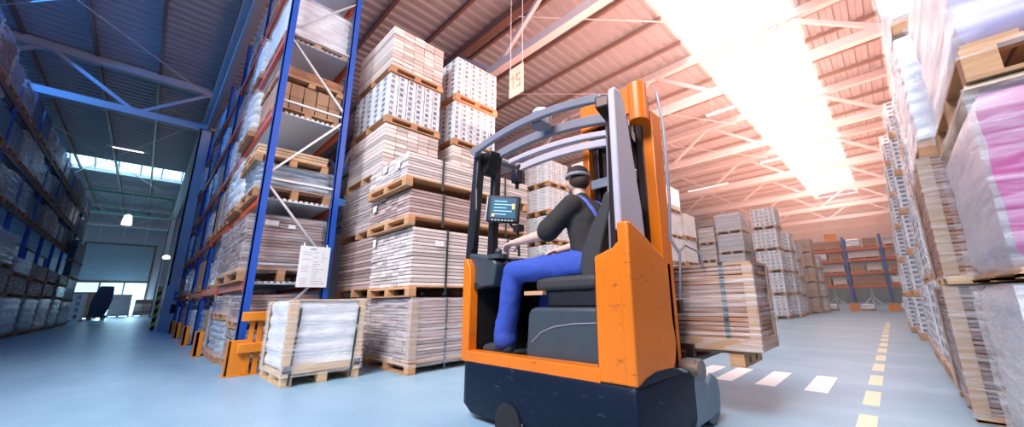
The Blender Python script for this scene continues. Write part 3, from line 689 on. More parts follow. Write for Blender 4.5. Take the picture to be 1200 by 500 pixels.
# dark racks on the left side of the aisle
LXS = [-11.4, -14.3, -17.2, -20.1, -23.0, -25.9, -28.8, -31.7, -34.6, -37.5]
LLV = [3.95, 5.2, 6.45]
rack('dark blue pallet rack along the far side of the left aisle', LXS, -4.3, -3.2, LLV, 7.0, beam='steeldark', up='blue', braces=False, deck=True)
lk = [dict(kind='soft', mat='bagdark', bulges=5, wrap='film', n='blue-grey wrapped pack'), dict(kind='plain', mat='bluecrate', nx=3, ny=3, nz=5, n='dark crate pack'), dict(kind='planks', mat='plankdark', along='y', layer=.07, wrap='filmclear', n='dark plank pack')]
for bi, (a, b) in enumerate(zip(LXS, LXS[1:])):
    for li, z in enumerate(LLV):
        for k in range(2):
            kd = dict(lk[(bi + li * 2 + k) % 3]); nm = kd.pop('n'); h = (.85, 1.0)[(bi + k) % 2] if li < 3 else 1.0
            x1 = a - .12 - k * 1.36
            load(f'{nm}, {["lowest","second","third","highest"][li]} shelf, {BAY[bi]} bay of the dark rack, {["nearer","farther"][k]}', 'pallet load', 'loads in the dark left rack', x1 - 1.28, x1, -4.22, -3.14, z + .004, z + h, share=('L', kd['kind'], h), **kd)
# floor piles in front of / under the dark rack
PG = 'floor piles under the dark left rack'
def pile(desc, x0, x1, y0, y1, tiers):
    z = 0
    for i, (h, kd) in enumerate(tiers):
        kd = dict(kd); nm = kd.pop('n'); load(f'{nm} {ORD[i] if i < len(tiers) - 1 else "topmost"} in {desc}', 'pallet load', PG, x0, x1, y0, y1, z, z + h - .01, **kd); z += h
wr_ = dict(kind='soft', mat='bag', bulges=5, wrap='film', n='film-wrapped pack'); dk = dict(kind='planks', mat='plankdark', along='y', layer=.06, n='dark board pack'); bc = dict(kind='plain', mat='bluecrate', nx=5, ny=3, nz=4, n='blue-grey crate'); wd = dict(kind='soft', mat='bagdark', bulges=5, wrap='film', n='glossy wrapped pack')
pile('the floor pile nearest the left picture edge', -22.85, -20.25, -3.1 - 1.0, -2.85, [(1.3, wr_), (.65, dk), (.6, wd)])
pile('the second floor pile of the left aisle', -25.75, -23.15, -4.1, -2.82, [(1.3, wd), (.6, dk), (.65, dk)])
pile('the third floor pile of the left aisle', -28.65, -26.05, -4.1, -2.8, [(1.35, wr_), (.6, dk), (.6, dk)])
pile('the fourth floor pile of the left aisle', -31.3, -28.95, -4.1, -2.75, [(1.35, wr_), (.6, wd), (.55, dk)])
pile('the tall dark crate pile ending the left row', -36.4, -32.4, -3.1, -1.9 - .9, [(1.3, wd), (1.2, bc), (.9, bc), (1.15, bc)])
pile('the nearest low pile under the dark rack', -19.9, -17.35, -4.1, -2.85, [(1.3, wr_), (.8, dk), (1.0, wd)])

# ------------------------------------------------------------------ guards, notice, cabinet, sign
def guard():
    root = empty('rack_guard', (-6.6, .85, 0), 'tall orange steel guard with two arms at the blue rack corner', 'guard')
    MB().box(0, .035, 0, .215, 0, .45).box(-.14, .035, 0, .03, 0, .45).box(-.16, .06, -.02, .24, 0, .012).build('foot_plate', 'guard', root, bevel=.008)
    MB().box(0, .05, .19, .245, 0, .80).build('post', 'guard', root, bevel=.006)
    MB().box(0, .05, .275, .335, 0, .80).build('post', 'guard', root, bevel=.006)
    MB().box(-.05, .1, .16, .37, 0, .012).build('base_plate', 'guard', root)
    for z in (.285, .69): MB().box(.05, .11, .085, .98, z, z + .125).build('arm', 'guard', root, bevel=.01)
guard()
def bollard(x, y, lab):
    r = MB().box(-.17, .17, -.05, 0, 0, .44).box(-.17, -.12, -.05, .06, 0, .44).box(.12, .17, -.05, .06, 0, .44).box(-.2, .2, -.08, .02, 0, .012).build('post_protector', 'guard', bevel=.008)
    r.location = (x, y, 0); tag(r, lab, 'post protector', 'orange post protectors along the blue rack')
for (x, lab) in ((RX[1], 'orange post protector at the second upright of the blue rack'), (RX[2], 'orange post protector at the third upright of the blue rack'),
                 (RX[3], 'orange post protector at the fourth upright of the blue rack'), (RX[4], 'orange post protector at the fifth upright, next to the column')):
    bollard(x, .82, lab)
# notice sheet on the rack end
sh = empty('notice_sheet', (-6.80, 1.55, 1.16), 'white printed notice hung on the end of the blue rack', 'notice')
ink = MB().box(0, .006, 0, .42, 0, .645)
for i in range(14):
    for (a, b) in ((.04, .17), (.19, .30), (.31, .385)):
        if rnd.random() < .8: ink.box(.006, .0075, a, b - rnd.uniform(0, .05), .05 + i * .038, .058 + i * .038, 1)
ink.box(.006, .0075, .14, .22, .585, .615, 1)
ink.build('sheet', ['paper', 'ink'], sh)
MB().cyl((.0, .05, .645), (-.02, .05, .69), .004, 6).cyl((.0, .37, .645), (-.02, .37, .69), .004, 6).build('hanger', 'galv', sh)
# white cabinet and striped protector on the column
cb = empty('electrical_cabinet', (-22.0, .86, 0), 'tall pale cabinet with small blue sign at the foot of the column', 'cabinet')
MB().box(-.15, .2, -.3, .32, 0, 1.75).build('body', 'cabinetwhite', cb, bevel=.02)
MB().box(.2, .21, -.02, .2, 1.15, 1.5).build('blue_sign', 'bluesign', cb); MB().box(.2, .23, -.05, .3, .65, 1.0).build('dark_panel', 'black', cb)
MB().box(.21, .214, .03, .15, 1.27, 1.4).build('sign_symbol', 'paper', cb)
pr = empty('column_protector', (-22.2, .42, 0), 'black and yellow striped protector on the aisle edge of the column', 'protector')
MB().box(-.1, .12, -.05, .06, 0, 1.7).build('black_board', 'black', pr)
for i in range(5): MB().prism([(-.1, .1 + i * .34), (.12, .2 + i * .34), (.12, .36 + i * .34), (-.1, .26 + i * .34)], 'y', -.056, -.05).build('yellow_stripe', 'yellow', pr); 
for i in range(5): MB().prism([(-.05, .1 + i * .34), (.06, .2 + i * .34), (.06, .36 + i * .34), (-.05, .26 + i * .34)], 'x', .12, .126).build('yellow_stripe', 'yellow', pr)
# hanging aisle sign "15"
sg = empty('aisle_sign', (-5.85, 5.0, 5.45), 'cream hanging sign reading 15 above the front plank pile', 'sign')
MB().box(0, .47, -.008, .008, 0, .72).build('board', 'signcard', sg)
dg = MB()
dg.box(.12, .155, -.011, -.008, .18, .52).bar((.07, -.0095, .44), (.13, -.0095, .51), .003, .03, up=(0, 0, 1))
for (a, b, c, d) in ((.24, .38, .485, .52), (.24, .275, .37, .52), (.24, .38, .34, .375), (.345, .38, .18, .36), (.24, .38, .18, .215)): dg.box(a, b, -.011, -.008, c, d)
dg.build('number', 'signink', sg)
MB().cyl((.03, 0, .72), (.03, 0, 5.45), .008, 6).build('hanging_wire', 'steelwhite', sg); MB().cyl((.44, 0, .72), (.44, 0, 5.45), .008, 6).build('hanging_wire', 'steelwhite', sg)

# luminaires and small lamps
def strip_light(x, y, z, ln, lab, ax='x'):
    r = empty('strip_light', (x, y, z), lab, 'ceiling light', 'strip lights under the roof')
    a = (ln / 2, .07) if ax == 'x' else (.07, ln / 2)
    MB().box(-a[0], a[0], -a[1], a[1], 0, .07).build('housing', 'steelwhite', r); MB().box(-a[0] * .97, a[0] * .97, -a[1] * .7, a[1] * .7, -.03, 0).build('tube', 'lampwhite', r)
    h = MB()
    for s in (-.8, .8): h.cyl((a[0] * s if ax == 'x' else 0, 0 if ax == 'x' else a[1] * s, .07), (a[0] * s if ax == 'x' else 0, 0 if ax == 'x' else a[1] * s, CZ - z), .008, 6)
    h.build('suspension', 'steelwhite', r)
strip_light(-3.6, 16.6, 9.2, 3.2, 'nearest long strip light under the roof glazing')
strip_light(-3.4, 25.4, 9.2, 3.2, 'second long strip light under the roof glazing')
strip_light(-9.0, 27.0, 8.8, 3.0, 'strip light above the white stacks right of the mast')
strip_light(-30, -1.8, 9.4, 1.6, 'small strip light in the dark left roof', 'y')
hl = empty('hanging_lamp', (-47, -1.9, 7.7), 'white bell lamp hanging in the far left hall', 'lamp')
MB().tube([(0, 0, 0), (0, 0, .25), (0, 0, .8), (0, 0, .9)], [.3, .3, .22, .06], 14).build('shade', 'lampwhite', hl); MB().cyl((0, 0, .9), (0, 0, 3.4), .015, 6).build('rod', 'steelwhite', hl)
wl_ = empty('wall_lamp', (-42.0, .75, 4.7), 'small yellow-green lamp on the column past the far racking', 'lamp')
MB().ball((0, 0, 0), .22, 1, 1, .8).build('bulb', 'lamp', wl_); MB().box(-.2, .2, -.1, .25, -4.7, -.15).build('post', 'column', wl_)

# items by the far door
cv = empty('covered_trolley', (-45.5, -2.25, 0), 'dark navy covered trolley leaning by the far door', 'trolley')
sb = soft(1.2, .95, .35, 2.55, 1, .05, 4.2); sb.v = [(x * (1 - .12 * max(0, z - 1.6)) + .0, y * (1 - .2 * max(0, z - 1.8)) + .10 * z, z) for x, y, z in sb.v]
sb.build('cover', 'darkblueplastic', cv, smooth=True)
for a in (-.5, .5):
    for b in (-.28, .38): MB().cyl((a - .05, b, .12), (a + .05, b, .12), .12, 14).build('wheel', 'rubber', cv)
MB().box(-.6, .6, -.42, .55, .2, .36).build('platform', 'darkgrey', cv)
load('white bagged pallet standing by the glazed far door', 'pallet load', None, -58.9, -57.2, -2.2, -.7, 0, 2.2, 'soft', 'bag', bulges=7, amp=.05)
load('brown-topped pallet load beside the dark trolley at the far door', 'pallet load', None, -53.5, -52.0, -4.3, -2.6, 0, 2.3, 'plain', 'card', nx=3, ny=3, nz=3)
load('white-topped carton load between the crate pile and the dark trolley', 'pallet load', None, -43.5, -42.0, -3.9, -2.7, 0, 1.9, 'cartons', nx=3, ny=3, nz=4)
load('long low stack of boards lying by the far door jamb', 'board stack', None, -58.9, -57.6, -.5, 3.2, 0, 1.7, 'planks', 'plank', 'y', layer=.14, board=.4)

# ------------------------------------------------------------------ far rack at the end of the right aisle
FX = [-6.4, -4.83, -3.26, -1.69, -.12, 1.45]
fr_ = empty('pallet_rack', (0, 0, 0), 'orange-beamed rack closing the end of the right aisle', 'rack')
FL = [1.35, 2.03, 2.75, 3.35]
for x in FX:
    for y in (26.0, 27.1): post(MB(), x, y, 4.0, .12).build('upright', 'blue', fr_)
for a, b in zip(FX, FX[1:]):
    for z in FL:
        for y in (25.93, 27.17): MB().box(a + .06, b - .06, y - .03, y + .03, z - .13, z).build('beam', 'orange_beam', fr_)
        MB().box(a + .08, b - .08, 25.98, 27.1, z - .03, z).build('shelf_deck', 'deck', fr_)
    MB().bar((a + .1, 26.6, .0), ((a + b) / 2, 26.6, .75), .06).bar((b - .1, 26.6, 0), ((a + b) / 2, 26.6, .75), .06).bar(((a + b) / 2, 26.6, 0), ((a + b) / 2, 26.6, 1.2), .06).build('floor_brace', 'galv', fr_)
FK = [dict(kind='planks', mat='plankpale', along='x', layer=.07, n='pale board pack'), dict(kind='soft', mat='bag', bulges=3, n='white-wrapped pack'), dict(kind='planks', mat='plankbrown', along='x', layer=.07, n='brown board pack'), dict(kind='plain', mat='card', nx=4, ny=3, nz=3, n='brown carton pack')]
for bi, (a, b) in enumerate(zip(FX[1:], FX[2:])):
    for li, z in enumerate(FL):
        two = (bi + li) % 2
        spans = [(a + .12, b - .12)] if not two else [(a + .12, (a + b) / 2 - .04), ((a + b) / 2 + .04, b - .12)]
        for k, (p, q) in enumerate(spans):
            kd = dict(FK[(bi * 3 + li + k) % 4]); nm = kd.pop('n')
            load(f'{nm} on {["lowest","second","third","top"][li]} beam, {["first","second","third","fourth"][bi]} bay of the far rack{[" first half"," second half"][k] if two else ""}', 'pallet load', 'loads in the far rack', p, q, 25.95, 27.05, z + .004, z + (.42 if li < 3 else .5), ph=.08, **kd)
for bi, (a, b) in enumerate(zip(FX[1:], FX[2:])):
    load(f'low white-wrapped pack on the floor of the far rack, {["first","second","third","fourth"][bi]} bay', 'pallet load', 'floor packs under the far rack', a + .25, a + .85, 25.7, 26.4, 0, .36, 'soft', 'bag', ph=.08, bulges=2)
    o = MB().box(-.2, .2, -.1, .1, 0, .4).box(-.24, .24, -.14, .14, 0, .02).build('post_protector', 'guard', bevel=.01); o.location = (b, 25.65, 0)
    tag(o, f'orange post protector at the {["first","second","third","fourth"][bi]} visible upright of the far rack', 'post protector', 'orange post protectors at the far rack')
ob = MB().box(-.25, .25, -.2, .2, 0, .45).box(-.27, .27, -.22, .22, .36, .4).build('orange_crate', 'guard'); ob.location = (-2.25, 26.5, 3.86)
tag(ob, 'small orange crate on top of the far rack', 'crate')

# ------------------------------------------------------------------ reach truck
TO = Vector((-1.92, 2.2, 0))
tr = empty('reach_truck', TO, 'orange and black reach truck holding a wrapped load, driver aboard', 'forklift')
def tp(mb, name, mat, bevel=0.0, parent=None, smooth=False, seg=2, label=None):
    o = mb.build(name, mat, parent or tr, bevel=bevel, smooth=smooth, seg=seg)
    if parent is None: o.location = -TO
    if label: o['label'] = label
    return o
def rounded(x0, x1, y0, y1, rs, n=6):
    # outline with corner radii (bl, br, tr, tl)
    pts = []
    for (cx, cy, r, a0) in ((x0, y0, rs[0], 180), (x1, y0, rs[1], 270), (x1, y1, rs[2], 0), (x0, y1, rs[3], 90)):
        ox = cx + (r if cx == x0 else -r); oy = cy + (r if cy == y0 else -r)
        for k in range(n + 1):
            a = R(a0 + 90 * k / n); pts.append((ox + r * cos(a), oy + r * sin(a)))
    return pts
ch = MB(); ol = rounded(-2.74, -1.085, 1.825, 2.62, (.13, .03, .03, .13)); ol2 = rounded(-2.70, -1.12, 1.86, 2.58, (.13, .03, .03, .13)); nO = len(ol)
lv = [(ol2, .05), (ol, .12), (ol, .415), (rounded(-2.73, -1.095, 1.835, 2.61, (.13, .03, .03, .13)), .43)]
ch.add([(x, y, z) for o_, z in lv for x, y in o_], [tuple(range(nO))[::-1], tuple(3 * nO + k for k in range(nO))] + [(i * nO + k, i * nO + (k + 1) % nO, (i + 1) * nO + (k + 1) % nO, (i + 1) * nO + k) for i in range(3) for k in range(nO)])
chassis = tp(ch, 'chassis', 'truck_black', smooth=True)
tp(MB().prism([(1.84, .43), (2.42, .43), (2.36, .45), (2.26, .478), (2.05, .485), (1.93, .465)], 'x', -1.30, -1.08), 'fender', 'truck_black', .006)
tp(MB().cyl((-2.12, 1.815, .075), (-2.12, 1.83, .075), .13, 24), 'wheel_arch_dark_disc', 'interior')  # black disc on the uncut chassis stands in for the shaded wheel opening
dw = tp(MB().cyl((-2.12, 1.84, .16), (-2.12, 1.95, .16), .155, 24), 'drive_wheel', 'rubber')
tp(MB().prism(rounded(-2.735, -1.33, 1.835, 1.93, (.06, .0, .0, .0)), 'z', .425, .51), 'sill_panel', 'truck_orange', .008)
tp(MB().prism([(-2.735, .425), (-2.635, .425), (-2.64, 1.17), (-2.70, 1.26), (-2.745, 1.26)], 'y', 1.84, 1.93).box(-2.74, -2.70, 1.93, 2.58, .43, 1.2), 'front_post_panel', 'truck_orange', .01)
bp = MB().prism([(-1.345, .43), (-1.13, .43), (-1.13, 1.235), (-1.175, 1.225), (-1.20, 1.20), (-1.34, 1.155)], 'y', 1.838, 2.25)
bp.prism([(1.836, .43), (2.27, .43), (2.33, .52), (2.36, .62), (2.30, .9), (2.275, 1.16), (2.15, 1.22), (2.02, 1.29), (1.88, 1.345), (1.836, 1.345)], 'x', -1.165, -1.088)
tp(bp, 'rear_side_panel', 'truck_orange', .014, seg=3)
tp(MB().box(-1.349, -1.345, 1.85, 2.2, .45, 1.13), 'panel_inner_face', 'interior')
tp(MB().box(-2.66, -1.33, 1.92, 2.58, .43, .462), 'cabin_floor', 'darkgrey')
tp(MB().box(-2.70, -1.2, 2.56, 2.60, .43, 1.14).box(-2.70, -2.645, 1.93, 2.56, .43, 1.14), 'cabin_walls', 'interior')
bc_ = tp(MB().prism([(-2.07, .462), (-1.35, .462), (-1.35, .845), (-1.98, .845), (-2.02, .83), (-2.045, .79)], 'y', 1.945, 2.5), 'battery_cover', 'darkgrey', .025, seg=3)
cur = MB(); cur.tube([(-2.0, 1.944, .60), (-1.9, 1.944, .675), (-1.78, 1.944, .715), (-1.6, 1.944, .74), (-1.4, 1.944, .75)], .006, 6); cur.build('moulded_line', 'guardgrey', bc_)
# seat
tp(MB().prism(rounded(-1.95, -1.42, 2.03, 2.47, (.06,) * 4), 'z', .85, .96), 'seat_base', 'black', .01)
tp(MB().box(-2.13, -1.93, 1.99, 2.03, .935, .965), 'seat_lever', 'pallet')
tp(MB().prism(rounded(-2.06, -1.42, 2.0, 2.5, (.1,) * 4), 'z', .96, 1.065), 'seat_cushion', 'seatcloth', .035, seg=3)
sbk = [(-1.575, 1.0), (-1.60, 1.12), (-1.575, 1.25), (-1.49, 1.40), (-1.405, 1.52), (-1.375, 1.60), (-1.345, 1.625), (-1.315, 1.60), (-1.315, 1.52), (-1.37, 1.36), (-1.42, 1.22), (-1.43, 1.0)]
tp(MB().prism(sbk, 'y', 2.02, 2.48), 'seat_backrest', 'seatcloth', .03, seg=3)
# console and controls
con = tp(MB().prism([(-2.735, 1.0), (-2.40, 1.02), (-2.36, 1.20), (-2.42, 1.255), (-2.735, 1.315)], 'y', 1.89, 2.06), 'console', 'darkgrey', .02, seg=3)
tp(MB().prism([(-2.735, 1.05), (-2.30, 1.08), (-2.18, 1.19), (-2.24, 1.235), (-2.735, 1.30)], 'y', 2.06, 2.56), 'control_desk', 'black', .02, seg=3)
tp(MB().cyl((-2.42, 1.96, 1.24), (-2.42, 1.96, 1.275), .085, 20).ball((-2.40, 1.95, 1.30), .03), 'steering_knob', 'darkgrey', smooth=True)
tp(MB().tube([(-2.30, 2.36, 1.2), (-2.30, 2.36, 1.27)], .018).ball((-2.30, 2.36, 1.285), .034), 'lift_lever', 'guardgrey', smooth=True)
tp(MB().tube([(-2.20, 2.46, 1.2), (-2.19, 2.46, 1.27)], .012).ball((-2.19, 2.46, 1.28), .025), 'reach_lever', 'black', smooth=True)
tp(MB().cyl((-2.62, 1.94, 1.0), (-2.62, 1.94, 1.05), .06, 14), 'console_foot', 'black')
# cab posts and overhead guard
tp(MB().bar((-2.70, 1.95, 2.27), (-2.79, 1.95, 1.22), .075, .085), 'front_cab_post', 'black', .012)
tp(MB().bar((-2.69, 2.14, 2.22), (-2.73, 2.14, 1.2), .07, .08), 'front_cab_post', 'black', .012)
tp(MB().prism([(-2.76, 2.27), (-2.56, 2.27), (-2.60, 2.12), (-2.67, 2.06), (-2.72, 2.06)], 'y', 1.97, 2.12), 'post_bracket', 'black', .01)
tp(MB().tube([(-2.71, 1.93, 1.95), (-2.66, 1.9, 1.7), (-2.73, 1.92, 1.35)], .012).tube([(-2.70, 2.1, 1.7), (-2.58, 2.12, 1.66), (-2.52, 2.13, 1.72)], .014), 'cable', 'black')
def arch(y, xl, xr, zl, zm, zr, h, th, yr=None):
    mb = MB(); n = 14; pts = []
    for k in range(n + 1):
        t = k / n; z = zl + (zr - zl) * t + (zm - (zl + zr) / 2) * 4 * t * (1 - t); pts.append((xl + (xr - xl) * t, z, y + ((yr or y) - y) * t))
    vs = []
    for x, z, yy in pts: vs += [(x, yy - th / 2, z - h / 2), (x, yy + th / 2, z - h / 2), (x, yy + th / 2, z + h / 2), (x, yy - th / 2, z + h / 2)]
    fs = [(0, 1, 2, 3), tuple(n * 4 + k for k in (3, 2, 1, 0))] + [(i * 4 + k, (i + 1) * 4 + k, (i + 1) * 4 + (k + 1) % 4, i * 4 + (k + 1) % 4) for i in range(n) for k in range(4)]
    return mb.add(vs, fs)
tp(arch(1.87, -2.66, -1.26, 2.25, 2.325, 2.235, .07, .035, 1.90), 'overhead_guard_bar', 'guardgrey', .012)
tp(arch(2.10, -2.72, -1.24, 2.25, 2.30, 2.19, .085, .045, 2.16), 'overhead_guard_bar', 'guardgrey', .012)
tp(arch(2.33, -2.74, -1.36, 2.28, 2.29, 2.19, .055, .05, 2.38), 'overhead_guard_bar', 'pillar', .01)
tp(arch(2.49, -2.74, -1.42, 2.265, 2.275, 2.18, .075, .05, 2.53), 'overhead_guard_bar', 'pillar', .01)
tp(MB().tube([(-2.66, 1.86, 2.25), (-2.715, 1.94, 2.26), (-2.74, 2.2, 2.27), (-2.755, 2.45, 2.28), (-2.72, 2.52, 2.28)], .045, 10), 'guard_front_rail', 'guardgrey', smooth=True)
tp(MB().bar((-1.25, 1.88, 2.20), (-1.43, 2.54, 2.19), .10, .09), 'guard_rear_rail', 'mastdark', .012)
tp(MB().prism([(1.85, 1.30), (2.14, 1.24), (2.12, 1.45), (1.99, 2.17), (1.95, 2.25), (1.87, 2.26), (1.85, 2.22)], 'x', -1.185, -1.135), 'rear_pillar_plate', 'pillar', .012)
tp(MB().bar((-1.275, 2.0, 1.14), (-1.25, 2.0, 2.2), .05, .07), 'rear_cab_post', 'mastdark', .01)
tp(MB().bar((-1.34, 2.06, 1.14), (-1.315, 2.06, 2.1), .035, .06), 'rear_cab_post', 'guardgrey', .01)
bcn = tp(MB().cyl((-1.93, 2.0, 2.29), (-1.93, 2.0, 2.40), .085, 20), 'beacon', 'guardgrey'); MB().ball((-1.93, 2.0, 2.40), .08, 1, 1, .75).build('beacon_dome', 'white', bcn, smooth=True)
tp(MB().box(-2.70, -2.62, 2.34, 2.43, 2.06, 2.20).cyl((-2.66, 2.385, 2.2), (-2.66, 2.42, 2.27), .015).cyl((-2.66, 2.385, 2.0), (-2.66, 2.385, 2.06), .02), 'hanging_speaker', 'black', .008)
# monitor
mo = empty('monitor', Vector((-2.52, 2.10, 1.71)) - TO); mo.parent = tr; mo.rotation_euler = (R(0), R(5), R(40))
mn = MB().box(-.15, .15, -.03, .03, -.125, .125).build('monitor_case', 'black', mo, bevel=.015)
scn = MB().box(-.115, .115, -.034, -.031, -.085, .10).build('screen', 'screen', mn, )
for i in range(5): MB().box(-.085, .03 + .05 * (i % 2), -.0355, -.0345, .065 - i * .03, .072 - i * .03).build('screen_text', 'screenline', scn)
MB().box(-.10, -.075, -.0355, -.0345, -.075, -.05).box(.08, .105, -.0355, -.0345, .0, .05).build('screen_icons', 'screenicon', scn)
kb = MB()
for i in range(7): kb.box(-.10 + i * .03, -.082 + i * .03, -.034, -.03, -.112, -.1)
kb.build('keys', 'ink', mn); MB().box(-.158, -.148, -.03, .03, -.11, .11).build('case_rim', 'galv', mn)
tp(MB().tube([(-2.71, 2.14, 1.62), (-2.62, 2.15, 1.64), (-2.54, 2.13, 1.70)], .02).tube([(-2.50, 2.16, 1.58), (-2.42, 2.18, 1.50), (-2.42, 2.2, 1.28)], .012).box(-2.45, -2.38, 2.15, 2.22, 1.5, 1.56), 'monitor_arm', 'black')
# mast
mast = tp(MB().box(-1.90, -1.83, 2.50, 2.66, .10, 2.50).box(-1.29, -1.20, 2.50, 2.66, .10, 2.36), 'mast_outer_rails', 'truck_orange', .008)
MB().box(-1.80, -1.74, 2.52, 2.68, .12, 2.60).box(-1.36, -1.30, 2.52, 2.68, .12, 2.60).build('inner_rails', 'mastdark', mast, bevel=.005)
MB().cyl((-1.71, 2.58, .2), (-1.71, 2.58, 2.5), .03, 14).cyl((-1.41, 2.58, .2), (-1.41, 2.58, 2.5), .03, 14).build('lift_cylinders', 'mastdark', mast, smooth=True)
chn = MB()
for i in range(54): chn.box(-1.665, -1.635, 2.56, 2.58, .5 + i * .038, .5 + i * .038 + .026).box(-1.485, -1.455, 2.56, 2.58, .5 + i * .038, .5 + i * .038 + .026)
chn.build('lift_chains', 'chain', mast)
MB().tube([(-1.60, 2.55, .5), (-1.60, 2.55, 2.45)], .014).tube([(-1.56, 2.55, .5), (-1.56, 2.55, 2.45)], .014).tube([(-1.52, 2.55, .5), (-1.52, 2.55, 2.45)], .014).build('hoses', 'mastdark', mast)
MB().box(-1.80, -1.36, 2.475, 2.50, 1.82, 1.90).build('tie_bar', 'galv', mast, bevel=.004)
MB().box(-1.80, -1.36, 2.475, 2.50, .7, .8).box(-1.90, -1.16, 2.64, 2.70, .12, .26).build('lower_cross_members', 'mastdark', mast)
MB().box(-1.88, -1.22, 2.46, 2.50, 2.38, 2.62).build('crosshead_plate', 'truck_orange', mast, bevel=.01)
MB().cyl((-1.255, 2.40, 2.24), (-1.255, 2.40, 2.56), .075, 22).build('crosshead_cylinder', 'truck_orange', mast, bevel=.006)
MB().cyl((-1.60, 2.50, 2.44), (-1.60, 2.44, 2.44), .06, 18).build('chain_pulley', 'mastdark', mast, smooth=True)
MB().tube([(-1.14, 2.5, 2.5), (-1.10, 2.48, 2.2), (-1.09, 2.45, 1.6), (-1.10, 2.42, 1.3), (-1.06, 2.46, 1.2)], .012, 8).build('mast_cable', 'guardgrey', mast, smooth=True)
car = tp(MB().box(-1.86, -1.20, 2.72, 2.78, .42, .52).box(-1.86, -1.20, 2.72, 2.78, .78, .88).box(-1.8, -1.74, 2.72, 2.78, .45, 1.1).box(-1.32, -1.26, 2.72, 2.78, .45, 1.1), 'fork_carriage', 'mastdark', .006)
for x in (-1.68, -1.222):
    tp(MB().prism([(2.79, .424), (3.38, .432), (3.38, .442), (2.84, .465), (2.83, .56), (2.79, .56)], 'x', x - .055, x + .055), 'fork', 'mastdark', .004)
tp(MB().tube([(-1.22, 2.76, .85), (-1.20, 2.80, 1.25), (-1.17, 2.84, 1.30), (-1.08, 2.88, 1.24), (-1.07, 2.9, 1.14)], .009, 8), 'load_backrest_rail', 'guardgrey', smooth=True)
# outrigger legs and load wheels
for sx in (-1, 1):
    xc = -1.92 + sx * .755
    lg = tp(MB().prism([(2.56, .07), (2.82, .07), (2.88, .16), (2.86, .27), (2.72, .335), (2.56, .385)], 'x', xc - .09, xc + .083).prism([(2.40, .43), (2.40, .455), (2.58, .40), (2.73, .345), (2.73, .32)], 'x', xc - .08, xc + .078), 'outrigger_leg', 'legblue', .01)
    lw = tp(MB().cyl((xc - .055, 2.93, .13), (xc + .06, 2.93, .13), .13, 28), 'load_wheel', 'rubber', .012); MB().cyl((xc - .075, 2.93, .13), (xc + .085, 2.93, .13), .035, 16).build('axle', 'chain', lw)
    tp(MB().prism([(2.78, .08), (2.95, .09), (3.0, .2), (2.97, .3), (2.86, .36), (2.78, .30)], 'x', xc + .066, xc + .086), 'wheel_fork_plate', 'legblue', .006)
    tp(MB().cyl((xc - .06, 2.74, .385), (xc + .07, 2.74, .385), .085, 24), 'guide_roller', 'rubber', .012)
    tp(MB().cyl((xc + .0, 2.56, .43), (xc + .10 * sx, 2.56, .43), .05, 16).cyl((xc + .10 * sx, 2.56, .43), (xc + .125 * sx, 2.56, .43), .042, 16), 'pivot_cap', 'chain', smooth=True)
# the load on the forks
LD = load('brown board pack under stretch film, raised on the truck forks', 'pallet load', None, -1.93, -.745, 2.95, 3.42, .512, 1.13, 'planks', 'plankbrown', 'x', ph=0, layer=.034, board=.2, corners=((1, -1), (1, 1)), tops='card', cmat='card', cw_=.06, straps=(.38,), strap_along='x', wrap='filmload')
pallet_part(LD, .94, .46, .112, 'pallet', True, 'y').location.z = -.112
MB().box(-.60, .60, -.25, .25, .0, .085).build('bottom_board', 'card', LD, bevel=.004)

# ------------------------------------------------------------------ driver
DO = Vector((-1.70, 2.25, 1.06))
dr = None
def skinmesh(mb, name, mat, parent, voxel, smooth_it=6, disp=0.0):
    o = mb.build(name, mat, parent)
    r = o.modifiers.new('remesh', 'REMESH'); r.mode = 'VOXEL'; r.voxel_size = voxel; r.use_smooth_shade = True
    s = o.modifiers.new('smooth', 'SMOOTH'); s.iterations = smooth_it; s.factor = .5
    if disp:
        t = bpy.data.textures.new(name + '_folds', 'CLOUDS'); t.noise_scale = .13; d = o.modifiers.new('folds', 'DISPLACE'); d.texture = t; d.strength = disp; d.mid_level = .5; d.texture_coords = 'LOCAL'
    return o
class Off(MB):
    pass
SHO = {1: (-1.69, 2.065, 1.595), -1: (-1.69, 2.435, 1.595)}
ELB = {1: (-1.90, 1.985, 1.385), -1: (-1.90, 2.49, 1.37)}
WRI = {1: (-2.185, 1.955, 1.355), -1: (-2.14, 2.42, 1.325)}
HIP = {1: (-1.66, 2.145, 1.15), -1: (-1.66, 2.355, 1.15)}
KNE = {1: (-2.25, 1.99, 1.125), -1: (-2.16, 2.37, 1.12)}
ANK = {1: (-2.37, 2.01, .60), -1: (-2.25, 2.35, .60)}
HC = Vector((-1.775, 2.255, 1.845))
b = MB()
# head: facing -X, turned a little away from the camera
fd = Vector((-cos(R(50)), sin(R(50)), -.05)).normalized(); sd = Vector((0, 0, 1)).cross(fd).normalized()
b.ball(HC, .098, 1.02, .84, 1.12, 20, 14)
b.capsule(HC + fd * .02 + Vector((0, 0, -.05)), HC + fd * .055 + Vector((0, 0, -.095)), .062, .04)
b.capsule(HC + fd * .096 + Vector((0, 0, .012)), HC + fd * .118 + Vector((0, 0, -.028)), .009, .015)      # nose
b.capsule(HC + fd * .085 + sd * .018 + Vector((0, 0, -.068)), HC + fd * .085 - sd * .018 + Vector((0, 0, -.068)), .011, .011)  # mouth
for s in (-1, 1): b.ball(HC + sd * .084 * s + fd * -.008 + Vector((0, 0, -.012)), .028, .8, .4, 1.25)
b.capsule((-1.745, 2.25, 1.60), HC + Vector((.012, 0, -.06)), .058, .052)
b.capsule((-1.66, 2.25, 1.18), (-1.69, 2.25, 1.52), .12, .125, .82, 1.2)
